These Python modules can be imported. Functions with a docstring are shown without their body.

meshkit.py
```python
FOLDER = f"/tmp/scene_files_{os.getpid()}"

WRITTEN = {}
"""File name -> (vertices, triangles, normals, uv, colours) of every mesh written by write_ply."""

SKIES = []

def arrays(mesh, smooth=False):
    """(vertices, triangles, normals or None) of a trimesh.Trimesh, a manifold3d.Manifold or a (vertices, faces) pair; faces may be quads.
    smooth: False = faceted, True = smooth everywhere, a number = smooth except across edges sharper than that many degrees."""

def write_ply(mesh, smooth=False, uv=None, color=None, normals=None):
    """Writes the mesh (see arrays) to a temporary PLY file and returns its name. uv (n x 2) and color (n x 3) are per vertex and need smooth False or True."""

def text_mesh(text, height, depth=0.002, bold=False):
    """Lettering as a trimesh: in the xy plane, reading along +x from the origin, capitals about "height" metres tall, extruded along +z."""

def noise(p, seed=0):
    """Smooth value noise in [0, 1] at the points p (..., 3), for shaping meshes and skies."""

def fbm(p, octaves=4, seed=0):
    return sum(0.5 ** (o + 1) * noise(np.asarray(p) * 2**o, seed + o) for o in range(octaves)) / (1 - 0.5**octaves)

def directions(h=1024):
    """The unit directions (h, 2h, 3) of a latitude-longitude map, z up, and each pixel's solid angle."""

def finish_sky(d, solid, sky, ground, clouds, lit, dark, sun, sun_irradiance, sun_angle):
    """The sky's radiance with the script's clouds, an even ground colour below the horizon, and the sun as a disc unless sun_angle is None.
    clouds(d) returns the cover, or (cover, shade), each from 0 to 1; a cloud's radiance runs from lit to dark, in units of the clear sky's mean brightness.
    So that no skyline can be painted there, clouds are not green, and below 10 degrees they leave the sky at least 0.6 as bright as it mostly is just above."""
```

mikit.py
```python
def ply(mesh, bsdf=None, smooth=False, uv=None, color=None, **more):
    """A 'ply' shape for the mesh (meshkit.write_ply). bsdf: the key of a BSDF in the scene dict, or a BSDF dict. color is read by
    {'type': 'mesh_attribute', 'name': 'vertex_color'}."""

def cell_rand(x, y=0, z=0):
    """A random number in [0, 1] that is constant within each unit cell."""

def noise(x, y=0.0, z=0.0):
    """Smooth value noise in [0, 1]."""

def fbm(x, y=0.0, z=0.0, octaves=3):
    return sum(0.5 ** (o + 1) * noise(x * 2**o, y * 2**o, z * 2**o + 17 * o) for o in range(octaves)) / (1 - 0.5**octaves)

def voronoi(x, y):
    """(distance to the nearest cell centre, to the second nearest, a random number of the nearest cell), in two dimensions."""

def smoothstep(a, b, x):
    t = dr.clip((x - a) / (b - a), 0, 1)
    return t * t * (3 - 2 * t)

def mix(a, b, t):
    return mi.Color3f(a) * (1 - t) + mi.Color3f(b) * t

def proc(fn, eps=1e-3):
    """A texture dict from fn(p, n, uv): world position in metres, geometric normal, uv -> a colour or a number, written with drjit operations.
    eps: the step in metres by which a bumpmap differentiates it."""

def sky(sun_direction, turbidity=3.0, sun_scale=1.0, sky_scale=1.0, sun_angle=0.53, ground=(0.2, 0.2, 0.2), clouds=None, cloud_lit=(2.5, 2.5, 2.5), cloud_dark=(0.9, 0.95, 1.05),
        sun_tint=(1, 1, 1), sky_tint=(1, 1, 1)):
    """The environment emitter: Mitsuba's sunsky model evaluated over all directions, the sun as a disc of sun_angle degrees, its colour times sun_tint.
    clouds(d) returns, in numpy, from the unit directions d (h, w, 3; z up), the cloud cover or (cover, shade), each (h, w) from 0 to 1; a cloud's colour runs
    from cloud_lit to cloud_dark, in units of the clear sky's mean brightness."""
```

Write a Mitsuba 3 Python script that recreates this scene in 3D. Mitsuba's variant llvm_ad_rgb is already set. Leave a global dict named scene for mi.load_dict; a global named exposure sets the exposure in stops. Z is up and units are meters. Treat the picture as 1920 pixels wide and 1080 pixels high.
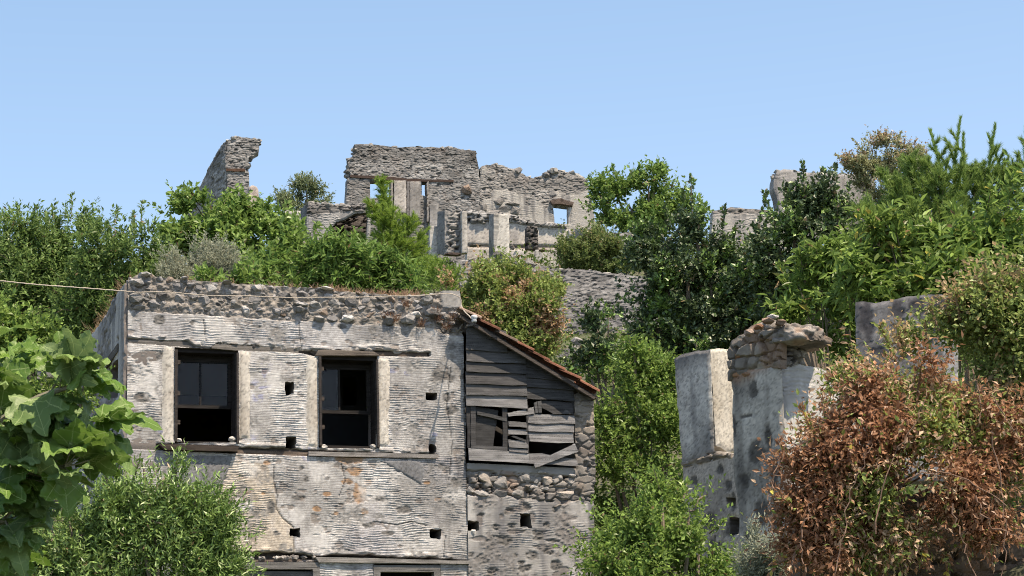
import math, numpy as np, trimesh, shapely, mitsuba as mi, drjit as dr, mikit
from shapely.geometry import Polygon
from scipy.spatial import cKDTree, ConvexHull
from meshkit import noise as nz, fbm as nfbm
import mapbox_earcut

T = mi.ScalarTransform4f
scene, labels = {}, {}

# ------------------------------------------------------------------ camera, sky, exposure
FOC, PITCH, ROLL = 4000.0, math.radians(13.5), math.radians(1.9)      # a long lens, tilted up; focal length in 1920-wide units
EYE = np.array([0, 0, 1.6])
_f = np.array([0, math.cos(PITCH), math.sin(PITCH)]); _u0 = np.array([0, -math.sin(PITCH), math.cos(PITCH)]); _r0 = np.array([1.0, 0, 0])
RIGHT = math.cos(ROLL) * _r0 - math.sin(ROLL) * _u0
UP = math.sin(ROLL) * _r0 + math.cos(ROLL) * _u0
scene['camera'] = {'type': 'perspective', 'fov': 2 * math.degrees(math.atan(960 / FOC)), 'fov_axis': 'x', 'near_clip': 0.1, 'far_clip': 6000.0,
                   'to_world': T().look_at(origin=EYE.tolist(), target=(EYE + _f).tolist(), up=UP.tolist())}
SUN_AZ, SUN_EL = math.radians(50), math.radians(63)
SUN = [math.sin(SUN_AZ) * math.cos(SUN_EL), -math.cos(SUN_AZ) * math.cos(SUN_EL), math.sin(SUN_EL)]
scene['daylight'] = mikit.sky(SUN, turbidity=3.5, sun_scale=0.85, sky_scale=0.82, sky_tint=(1.48, 1.28, 1.06))
exposure = 2.7

# ------------------------------------------------------------------ materials
def unpack(uv):
    g = dr.floor(uv.y)
    return mi.Color3f(uv.x, g / 1000.0, uv.y - g)

def stone_col(p, n, uv):
    c = unpack(uv)
    t = mikit.fbm(p.x * 9, p.y * 9, p.z * 9, 4)
    s = mikit.smoothstep(0.52, 0.7, mikit.fbm(p.x * 5 + 31, p.y * 5, p.z * 5, 4))
    return c * (0.62 + 0.76 * t) * (1 - 0.45 * s)

def wood_col(p, n, uv):
    c = unpack(uv)
    g = mikit.fbm(p.x * 2.5 + p.y * 1.0, p.y * 2, p.z * 70, 3)
    b = mikit.fbm(p.x * 7, p.y * 7, p.z * 16, 3)
    k = mikit.smoothstep(0.20, 0.30, mikit.noise(p.x * 2.2 + p.y * 0.8 + 7, p.y * 1.5, p.z * 120))
    return c * (0.35 + 0.95 * g) * (0.55 + 0.9 * b) * (0.35 + 0.65 * k)

def fig_col(p, n, uv):
    k = dr.floor(uv.x / 4 + 0.5)
    x, y = uv.x - 4 * k, uv.y
    r1, r2 = mikit.cell_rand(k, 3), mikit.cell_rand(k, 9)
    vein = mi.Float(0)
    for a in (0.0, 0.72, -0.72, 1.45, -1.45):
        sx, cx = math.sin(a), math.cos(a)
        d = dr.abs(x * cx - y * sx) * (1 + 1.2 * (x * sx + y * cx)); along = x * sx + y * cx
        vein = dr.maximum(vein, dr.select(along > 0, 1 - mikit.smoothstep(0.004, 0.02, d), 0))
    side = dr.abs(dr.abs(x) * 2.2 + y * 3.0 - dr.floor(dr.abs(x) * 2.2 + y * 3.0) - 0.5)
    vein = dr.maximum(vein, 0.35 * (1 - mikit.smoothstep(0.02, 0.07, side)))
    c = mikit.mix((0.065, 0.13, 0.02), (0.16, 0.27, 0.04), r1)
    c = mikit.mix(c, (0.20, 0.26, 0.14), r2 * r2 * 0.6)
    return mikit.mix(c, (0.36, 0.45, 0.19), vein * 0.65)

scene['mat_stone'] = {'type': 'twosided', 'b': {'type': 'bumpmap', 't': mikit.proc(lambda p, n, uv: mikit.fbm(p.x * 26, p.y * 26, p.z * 26, 3) * 0.02, eps=4e-3),
                      'b': {'type': 'principled', 'base_color': mikit.proc(stone_col), 'roughness': 0.95, 'specular': 0.2}}}
scene['mat_wood'] = {'type': 'twosided', 'b': {'type': 'principled', 'base_color': mikit.proc(wood_col), 'roughness': 0.85, 'specular': 0.25}}
scene['mat_plain'] = {'type': 'twosided', 'b': {'type': 'principled', 'base_color': mikit.proc(lambda p, n, uv: unpack(uv)), 'roughness': 0.8, 'specular': 0.3}}
scene['mat_wall'] = {'type': 'twosided', 'b': {'type': 'principled', 'base_color': {'type': 'mesh_attribute', 'name': 'vertex_color'}, 'roughness': 0.95, 'specular': 0.15}}
_lc = mikit.proc(lambda p, n, uv: unpack(uv))
scene['mat_leaf'] = {'type': 'blendbsdf', 'weight': 0.3, 'a': {'type': 'principledthin', 'base_color': _lc, 'roughness': 0.55, 'eta': 1.4, 'diff_trans': 1.15, 'spec_trans': 0.0},
                     'b': {'type': 'twosided', 'b': {'type': 'principled', 'base_color': _lc, 'roughness': 0.38, 'specular': 0.55}}}
scene['mat_gloss_leaf'] = {'type': 'blendbsdf', 'weight': 0.75, 'a': {'type': 'principledthin', 'base_color': _lc, 'roughness': 0.5, 'eta': 1.4, 'diff_trans': 1.15, 'spec_trans': 0.0},
                     'b': {'type': 'twosided', 'b': {'type': 'principled', 'base_color': _lc, 'roughness': 0.40, 'specular': 0.6}}}
_fc = mikit.proc(fig_col)
scene['mat_fig'] = {'type': 'blendbsdf', 'weight': 0.45, 'a': {'type': 'principledthin', 'base_color': _fc, 'roughness': 0.5, 'eta': 1.4, 'diff_trans': 1.1, 'spec_trans': 0.0},
                    'b': {'type': 'twosided', 'b': {'type': 'principled', 'base_color': _fc, 'roughness': 0.5, 'specular': 0.6}}}
scene['mat_glass'] = {'type': 'thindielectric', 'int_ior': 1.24}

# ------------------------------------------------------------------ helpers: keys, meshes, pixels to rays
_count = {}
def fresh(key):
    n = _count.get(key, 0); _count[key] = n + 1
    return key if n == 0 else f'{key}_{n:03d}'

def thing(name, label, cat, group=None, kind=None):
    key = fresh(name); labels[key] = {'label': label, 'category': cat}
    if group: labels[key]['group'] = group
    if kind: labels[key]['kind'] = kind
    return key

def pack(col, n):
    c = np.clip(np.broadcast_to(np.asarray(col, float), (n, 3)), 0.002, 0.97)
    return np.stack([c[:, 0], np.floor(c[:, 1] * 1000) + np.clip(c[:, 2], 0.004, 0.97)], 1)

def part(parent, name, mesh, mat, col=(0.3, 0.3, 0.3), smooth=False, label=None, kind=None):
    key = fresh(f'{parent}__{name}') if parent else name
    if isinstance(mesh, trimesh.Trimesh): mesh = (np.array(mesh.vertices), np.array(mesh.faces))
    v, f = mesh
    if mat in ('mat_wall', 'mat_stone', 'mat_wood'): col = np.asarray(col, float) * .84
    if mat == 'mat_wall':
        scene[key] = mikit.ply((v, f), mat, smooth=smooth, color=np.clip(np.broadcast_to(np.asarray(col, float), (len(v), 3)), 0.002, 0.95))
    elif mat == 'mat_glass':
        scene[key] = mikit.ply((v[:len(v) // 2], f[:2]), mat)
    elif mat == 'mat_fig':
        scene[key] = mikit.ply((v, f), mat, smooth=smooth, uv=col)
    else:
        scene[key] = mikit.ply((v, f), mat, smooth=smooth, uv=pack(col, len(v)))
    if label or kind:
        labels[key] = {}
        if label: labels[key]['label'] = label
        if kind: labels[key]['kind'] = kind
    return key

def ray(px, py):
    d = _f + (px - 960) / FOC * RIGHT - (py - 540) / FOC * UP
    return d
def P(px, py, Y):
    d = ray(px, py)
    return EYE + d * (Y / d[1])

class Plane:
    """An upright wall plane through the point seen at (px, py) at depth Y; it faces azimuth a (0 = towards the camera, + = turned right), leaning back by batter."""
    def __init__(s, px, py, Y, a, batter=0.0):
        a, b = math.radians(a), math.radians(batter)
        s.O = P(px, py, Y); s.u = np.array([math.cos(a), math.sin(a), 0]); n0 = np.array([math.sin(a), -math.cos(a), 0])
        s.v = math.cos(b) * np.array([0, 0, 1.0]) - math.sin(b) * n0
        s.n = np.cross(s.u, s.v)
    def uv(s, px, py, off=0.0):
        d = ray(px, py); t = ((s.O + s.n * off - EYE) @ s.n) / (d @ s.n)
        q = EYE + d * t - s.O
        return np.array([q @ s.u, q @ s.v])
    def uvs(s, pts, off=0.0): return np.array([s.uv(x, y, off) for x, y in pts])
    def at(s, U, V, H=0.0):
        U, V, H = np.broadcast_arrays(np.asarray(U, float), np.asarray(V, float), np.asarray(H, float))
        return s.O + U[..., None] * s.u + V[..., None] * s.v + H[..., None] * s.n

def merge(parts):
    vs, fs, k = [], [], 0
    for v, f in parts:
        vs.append(v); fs.append(np.asarray(f) + k); k += len(v)
    return np.vstack(vs), np.vstack(fs)

def rings_of(poly):
    polys = poly.geoms if hasattr(poly, 'geoms') else [poly]
    for g in polys:
        yield g.exterior
        yield from g.interiors

def rough_poly(uv, amp, step, seed):
    """A polygon whose edges are subdivided and made ragged."""
    out, n = [], len(uv)
    for i in range(n):
        a, b = np.asarray(uv[i]), np.asarray(uv[(i + 1) % n])
        k = max(1, int(np.linalg.norm(b - a) / step))
        for j in range(k): out.append(a + (b - a) * j / k)
    q = np.array(out); p3 = np.c_[q / step * 0.6, np.full(len(q), seed * 3.7)]
    return q + amp * 2 * (np.stack([nz(p3, seed), nz(p3 + 50, seed)], 1) - 0.5)

def relief(pl, outer, holes, du, dv, fn, thick=0.4, back=True, rough=0.0, seed=1, reveal=None):
    """A wall with real relief: a grid over the outline (in u, v) pushed out by fn(U, V, E) -> height, colour; its edges run back by thick."""
    if rough: outer = rough_poly(outer, rough, rough * 3, seed)
    poly = Polygon(outer).buffer(0)
    for h in holes: poly = poly.difference(Polygon(h).buffer(0))
    u0, v0, u1, v1 = poly.bounds
    nu, nv = max(2, int((u1 - u0) / du)), max(2, int((v1 - v0) / dv))
    us, vs = np.linspace(u0, u1, nu + 1), np.linspace(v0, v1, nv + 1)
    cu, cv = (us[1:] + us[:-1]) / 2, (vs[1:] + vs[:-1]) / 2
    CU, CV = np.meshgrid(cu, cv)
    shapely.prepare(poly)
    ins = shapely.contains_xy(poly, CU, CV)
    j, i = np.nonzero(ins)
    w = nu + 1
    q = np.stack([j * w + i, j * w + i + 1, (j + 1) * w + i + 1, (j + 1) * w + i], 1)
    used, inv = np.unique(q, return_inverse=True); q = inv.reshape(q.shape)
    U, V = us[used % w].copy(), vs[used // w].copy()
    e = np.vstack([q[:, [0, 1]], q[:, [1, 2]], q[:, [2, 3]], q[:, [3, 0]]])
    es = np.sort(e, 1); key = es[:, 0].astype(np.int64) * len(used) + es[:, 1]
    _, first, cnt = np.unique(key, return_index=True, return_counts=True)
    be = e[first[cnt == 1]]
    bn = np.unique(be)
    pts = shapely.points(U[bn], V[bn]); best = np.full(len(bn), 9e9); nu_, nv_ = U[bn].copy(), V[bn].copy()
    for r in rings_of(poly):
        r = shapely.LineString(r.coords)
        pr = shapely.line_interpolate_point(r, shapely.line_locate_point(r, pts)); d = shapely.distance(pts, pr)
        m = (d < best) & (d < 1.5 * max(du, dv)); nu_[m], nv_[m] = shapely.get_x(pr)[m], shapely.get_y(pr)[m]; best[m] = d[m]
    U[bn], V[bn] = nu_, nv_
    E = np.full(len(U), 1.0)
    tree = cKDTree(np.c_[U[bn], V[bn]]); E = np.minimum(tree.query(np.c_[U, V])[0], 1.0)
    H, C = fn(U, V, E)
    front = pl.at(U, V, H)
    vs_, fs_, cs_, k = [front], [q], [C], len(front)
    # edges running back
    rings = (0.0, 0.4, 1.0)
    remap = np.full(len(U), -1); remap[bn] = np.arange(len(bn))
    nb = len(bn)
    for r_i, r in enumerate(rings):
        hh = H[bn] * (1 - r) - thick * r
        vs_.append(pl.at(U[bn], V[bn], hh)); cs_.append(C[bn] if reveal is None else np.broadcast_to(reveal, (nb, 3)) * (0.8 + 0.4 * nz(np.c_[U[bn] * 9, V[bn] * 9, hh * 9])[:, None]))
    for r_i in range(len(rings) - 1):
        a, b = remap[be[:, 0]] + k + r_i * nb, remap[be[:, 1]] + k + r_i * nb
        fs_.append(np.stack([b, a, a + nb, b + nb], 1))
    k += nb * len(rings)
    if back:
        vs_.append(pl.at(U, V, -thick)); cs_.append(C); fs_.append(q[:, ::-1] + k)
    f = np.vstack(fs_); f = np.vstack([f[:, [0, 1, 2]], f[:, [0, 2, 3]]])
    return (np.vstack(vs_), f), np.vstack(cs_)

def prism(pl, uv, o0, o1, tilt=0.0, jit=0.0, seed=0, step=None):
    """The (u, v) polygon extruded from offset o0 to o1 along the wall's normal; tilt pushes its lower edge out."""
    uv = np.asarray(uv, float)
    if jit: uv = rough_poly(uv, jit, step or 0.12, seed + 1)
    a = uv - np.roll(uv, 1, 0)
    if np.sum(np.roll(uv, 1, 0)[:, 0] * uv[:, 1] - uv[:, 0] * np.roll(uv, 1, 0)[:, 1]) < 0: uv = uv[::-1]
    n = len(uv); tri = mapbox_earcut.triangulate_float64(uv, np.array([n], np.uint32)).reshape(-1, 3)
    vmin, vmax = uv[:, 1].min(), uv[:, 1].max(); t = tilt * (vmax - uv[:, 1]) / max(vmax - vmin, 1e-6)
    F, B = pl.at(uv[:, 0], uv[:, 1], o1 + t), pl.at(uv[:, 0], uv[:, 1], o0 + t)
    ca = uv[tri[:, 1]] - uv[tri[:, 0]]; cb = uv[tri[:, 2]] - uv[tri[:, 0]]
    flip = ca[:, 0] * cb[:, 1] - ca[:, 1] * cb[:, 0] < 0
    tri = tri.astype(np.int64); tri[flip] = tri[flip][:, ::-1]
    i = np.arange(n); j = (i + 1) % n
    side_v = np.vstack([F, B]); s = np.vstack([np.stack([i, i + n, j + n], 1), np.stack([i, j + n, j], 1)])
    return merge([(F, tri), (B, tri[:, ::-1]), (side_v, s)])

def boxuv(pl, u0, v0, u1, v1, o0, o1, **k): return prism(pl, [(u0, v0), (u1, v0), (u1, v1), (u0, v1)], o0, o1, **k)

def tube(pts, rad, sides=6):
    p = np.asarray(pts, float); rad = np.broadcast_to(np.asarray(rad, float), (len(p),))
    t = np.gradient(p, axis=0); t /= np.linalg.norm(t, axis=1, keepdims=True) + 1e-12
    ref = np.where(np.abs(t[:, 2:]) < 0.9, [0, 0, 1.0], [1.0, 0, 0])
    a = np.cross(t, ref); a /= np.linalg.norm(a, axis=1, keepdims=True) + 1e-12
    b = np.cross(t, a); g = np.arange(sides) * 2 * np.pi / sides
    v = (p[:, None] + rad[:, None, None] * (np.cos(g)[None, :, None] * a[:, None] + np.sin(g)[None, :, None] * b[:, None])).reshape(-1, 3)
    i, j = np.meshgrid(np.arange(len(p) - 1), np.arange(sides), indexing='ij')
    q = np.stack([i * sides + j, i * sides + (j + 1) % sides, (i + 1) * sides + (j + 1) % sides, (i + 1) * sides + j], -1).reshape(-1, 4)
    return v, np.vstack([q[:, [0, 2, 1]], q[:, [0, 3, 2]]])

def boulder(c, r3, rng, axes=None, n=16):
    """An angular stone: the hull of points on a lumpy ellipsoid, flat-shaded."""
    d = rng.normal(size=(n, 3)); d /= np.linalg.norm(d, axis=1, keepdims=True)
    d = d * (0.82 + 0.3 * rng.random((n, 1))) * np.asarray(r3)
    h = ConvexHull(d); v, f = d[h.vertices], np.searchsorted(h.vertices, h.simplices)
    a, b, cc = v[f[:, 0]], v[f[:, 1]], v[f[:, 2]]
    fl = np.einsum('ij,ij->i', np.cross(b - a, cc - a), a + b + cc) < 0; f[fl] = f[fl][:, ::-1]
    if axes is not None: v = v @ np.asarray(axes)
    return v + c, f

def unweld(m):
    v, f = m
    return v[f.ravel()], np.arange(3 * len(f)).reshape(-1, 3)

def cells(U, V, su, sv, seed, jit=0.9):
    """Stones as cells: (distance to own centre, gap to the second, random number per stone)."""
    rng = np.random.default_rng(seed)
    iu, iv = np.arange(math.floor(U.min() / su) - 2, math.ceil(U.max() / su) + 3), np.arange(math.floor(V.min() / sv) - 2, math.ceil(V.max() / sv) + 3)
    GU, GV = np.meshgrid(iu, iv)
    pu = GU + 0.5 * (GV % 2) + jit * (rng.random(GU.shape) - 0.5); pv = GV + jit * (rng.random(GU.shape) - 0.5) * 0.8
    t = cKDTree(np.c_[pu.ravel(), pv.ravel()]); d, i = t.query(np.c_[U / su, V / sv], k=2)
    r = rng.random((pu.size, 2))
    return d[:, 0], d[:, 1] - d[:, 0], r[i[:, 0]]

def sm(a, b, x):
    t = np.clip((x - a) / (b - a), 0, 1); return t * t * (3 - 2 * t)
def lerp(a, b, t): return np.asarray(a) * (1 - t[:, None]) + np.asarray(b) * t[:, None]
def p3(U, V, s, z=0.0): return np.stack([U * s, V * s, np.full(len(U), z)], 1)

# ------------------------------------------------------------------ terrain
_ty = [-40, 0, 8, 15, 20, 29, 34, 40, 46, 60, 66, 69, 84, 88, 96, 120, 200, 400, 1500]
_tz = [-1.0, 0, .3, 1.0, 1.7, 3.1, 4.2, 6.4, 9.0, 14.0, 15.6, 18.2, 22.2, 23.6, 25.4, 26.2, 21.0, 8.0, 0.0]
def ground_z(x, y):
    x, y = np.asarray(x, float), np.asarray(y, float)
    z = np.interp(y, _ty, _tz) + sm(2.0, 4.0, x) * sm(16.6, 17.4, y) * (1 - sm(24, 36, y)) * 2.1
    far = sm(24, 60, np.abs(x - 2)) * sm(30, 90, y)
    q = np.stack([x * .15, y * .15, x * 0], -1)
    return z + (nfbm(q, 3) - .5) * 1.0 * sm(4, 30, y) - far * 3.0

def terrain():
    xs = np.r_[np.linspace(-900, -50, 18), np.linspace(-46, 46, 140), np.linspace(50, 900, 18)]
    ys = np.r_[np.linspace(-300, -8, 10), np.linspace(-6, 120, 190), np.linspace(125, 300, 24), np.linspace(330, 2500, 20)]
    X, Y = np.meshgrid(xs, ys); Z = ground_z(X, Y); Z = np.where(Y > 1400, -2, Z)
    v = np.stack([X, Y, Z], -1).reshape(-1, 3); w = len(xs)
    j, i = np.meshgrid(np.arange(len(ys) - 1), np.arange(w - 1), indexing='ij'); a = (j * w + i).ravel()
    f = np.stack([a, a + 1, a + w + 1, a + w], 1)
    t = nfbm(v * .6, 3); c = lerp((.085, .08, .06), (.05, .065, .028), sm(.35, .6, t))
    scene['hillside'] = mikit.ply((v, f), 'mat_wall', smooth=True, color=c)
    labels['hillside'] = {'label': 'steep scrub covered hillside of dry earth and stones below the ruins', 'category': 'hillside', 'kind': 'structure'}
terrain()

# ------------------------------------------------------------------ foliage
def unit(a): return a / (np.linalg.norm(a, axis=-1, keepdims=True) + 1e-12)

def leaf_mesh(B, D, N, L, W, fold=0.18, six=False, droop=0.0):
    """Many folded leaves at once: base B, direction D, upper side N."""
    S = unit(np.cross(D, N)); N = np.cross(S, D); L, W = L[:, None], W[:, None]
    tip = B + D * L - N * L * droop
    if six:
        pts = [B, B + D * L * .3 + S * W * .42 + N * W * fold, B + D * L * .65 + S * W * .4 + N * (W * fold - L * droop * .4), tip,
               B + D * L * .65 - S * W * .4 + N * (W * fold - L * droop * .4), B + D * L * .3 - S * W * .42 + N * W * fold]
        tri = [[0, 1, 2], [0, 2, 3], [0, 3, 4], [0, 4, 5]]
    else:
        pts = [B, B + D * L * .45 + S * W * .5 + N * W * fold, tip, B + D * L * .45 - S * W * .5 + N * W * fold]
        tri = [[0, 1, 2], [0, 2, 3]]
    k = len(pts); v = np.stack(pts, 1).reshape(-1, 3)
    f = (np.array(tri)[None] + (np.arange(len(B)) * k)[:, None, None]).reshape(-1, 3)
    return v, f, k

def palette_pick(pal, a, b, rng):
    """pal: [(colour, colour, weight)]: kinds of leaf, each with a range."""
    w = np.cumsum([x[2] for x in pal]); i = np.searchsorted(w / w[-1], a * .999)
    c0, c1 = np.array([x[0] for x in pal])[i], np.array([x[1] for x in pal])[i]
    c = c0 + (c1 - c0) * b[:, None]
    c *= (.62 + .76 * rng.random(len(c)) ** 1.0)[:, None]
    dead = rng.random(len(c)) < .012; c[dead] = np.array([.22, .15, .07]) * (.6 + .8 * rng.random((dead.sum(), 1)))
    return 1.18 * (.84 * c + .16 * c.mean(1, keepdims=True))

def lobes_px(lob, Y, depth=0.8, seed=0, zig=0.4, sub=True):
    """Crown lobes measured in the photograph, stood at depth Y: centres and radii in metres."""
    rng = np.random.default_rng(seed); out = []
    for l in lob:
        x, y, r = l[:3]; ry = l[3] if len(l) > 3 else r
        R = r * Y / FOC
        yy = Y + (rng.random() - .5) * 2 * zig * R
        out.append((P(x, y, yy), np.array([R, R * depth, ry * Y / FOC])))
    if sub:                                        # break each lobe into a main mass and smaller ones budding from it
        more = []
        for c, R in out:
            more.append((c, R * .92))
            for q in range(5):
                d = rng.normal(size=3); d /= np.linalg.norm(d); more.append((c + d * R * .72, R * (.28 + .22 * rng.random())))
        out = more
    return out

STYLE = {  # leaf length and width (m), leaves per twig, twig length, palette, material, up, droop, shell, rough, cover
    'laurel': dict(L=0.12, W=0.048, n=12, tw=.40, pal=[((.08, .15, .03), (.20, .30, .07), 1)], mat='mat_leaf', up=.8, droop=.1, shell=.55, rough=0.75, cover=3.2),
    'broad': dict(L=0.17, W=0.105, n=9, tw=.40, pal=[((.11, .20, .03), (.22, .33, .065), 1)], mat='mat_leaf', up=.7, droop=.1, shell=.6, rough=0.75, cover=3.0),
    'olive': dict(L=0.075, W=0.02, n=16, tw=.36, pal=[((.20, .225, .145), (.36, .38, .28), 1)], mat='mat_leaf', up=.8, droop=0, shell=.6, rough=.35, cover=4.0),
    'dusty': dict(L=0.12, W=0.055, n=10, tw=.45, pal=[((.12, .165, .065), (.24, .29, .14), 1)], mat='mat_leaf', up=.8, droop=0, shell=.8, rough=.8, cover=2.0),
    'long': dict(L=0.2, W=0.05, n=10, tw=.40, pal=[((.075, .16, .024), (.20, .31, .055), 1)], mat='mat_leaf', up=.5, droop=.5, shell=.5, rough=0.6, cover=3.4),
    'smoke': dict(L=0.075, W=0.05, n=12, tw=.32, pal=[((.14, .21, .035), (.30, .37, .09), .68), ((.36, .22, .11), (.50, .34, .19), .32)], mat='mat_leaf', up=.7, droop=0, shell=.5, rough=0.55, cover=3.6),
    'scrub': dict(L=0.095, W=0.055, n=12, tw=.4, pal=[((.10, .155, .035), (.2, .25, .07), .9), ((.26, .2, .08), (.32, .24, .11), .1)], mat='mat_leaf', up=.7, droop=0, shell=.6, rough=0.7, cover=3.2),
    'carob': dict(L=0.115, W=0.078, n=13, tw=.36, pal=[((.038, .066, .026), (.10, .155, .06), .66), ((.10, .19, .03), (.18, .29, .05), .34)], mat='mat_gloss_leaf', up=.8, droop=.05, shell=.65, rough=0.8, cover=3.0),
    'fresh': dict(L=0.07, W=0.04, n=12, tw=.34, pal=[((.085, .165, .022), (.24, .35, .055), 1)], mat='mat_leaf', up=.6, droop=.1, shell=.6, rough=0.8, cover=3.2),
    'lentisk': dict(L=0.066, W=0.018, n=16, tw=.30, pal=[((.085, .165, .026), (.21, .31, .065), 1)], mat='mat_gloss_leaf', up=.7, droop=.05, shell=.6, rough=0.85, cover=3.2),
    'ailanthus': dict(L=0.235, W=0.082, n=8, tw=.50, pal=[((.10, .185, .028), (.235, .335, .055), .93), ((.36, .35, .04), (.42, .36, .05), .04), ((.3, .17, .09), (.35, .22, .12), .03)], mat='mat_leaf', up=.5, droop=.35, shell=.7, rough=0.7, cover=2.6),
    'brown_tree': dict(L=0.11, W=0.065, n=9, tw=.40, pal=[((.20, .225, .10), (.34, .35, .18), .75), ((.32, .22, .12), (.42, .30, .18), .25)], mat='mat_leaf', up=.7, droop=0, shell=.8, rough=.7, cover=2.0),
    'bramble_dry': dict(L=.06, W=.028, n=8, tw=.30, pal=[((.22, .095, .042), (.46, .245, .125), .62), ((.40, .26, .15), (.55, .40, .26), .16), ((.14, .21, .035), (.28, .34, .07), .24), ((.4, .36, .03), (.5, .42, .05), .04)], mat='mat_leaf', up=.1, droop=.35, shell=.7, rough=1.0, cover=2.6),
    'bramble_green': dict(L=.05, W=.032, n=8, tw=.30, pal=[((.13, .20, .035), (.28, .34, .085), .68), ((.33, .23, .10), (.45, .33, .17), .32)], mat='mat_leaf', up=.4, droop=.2, shell=.7, rough=1.0, cover=2.6),
}

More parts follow.
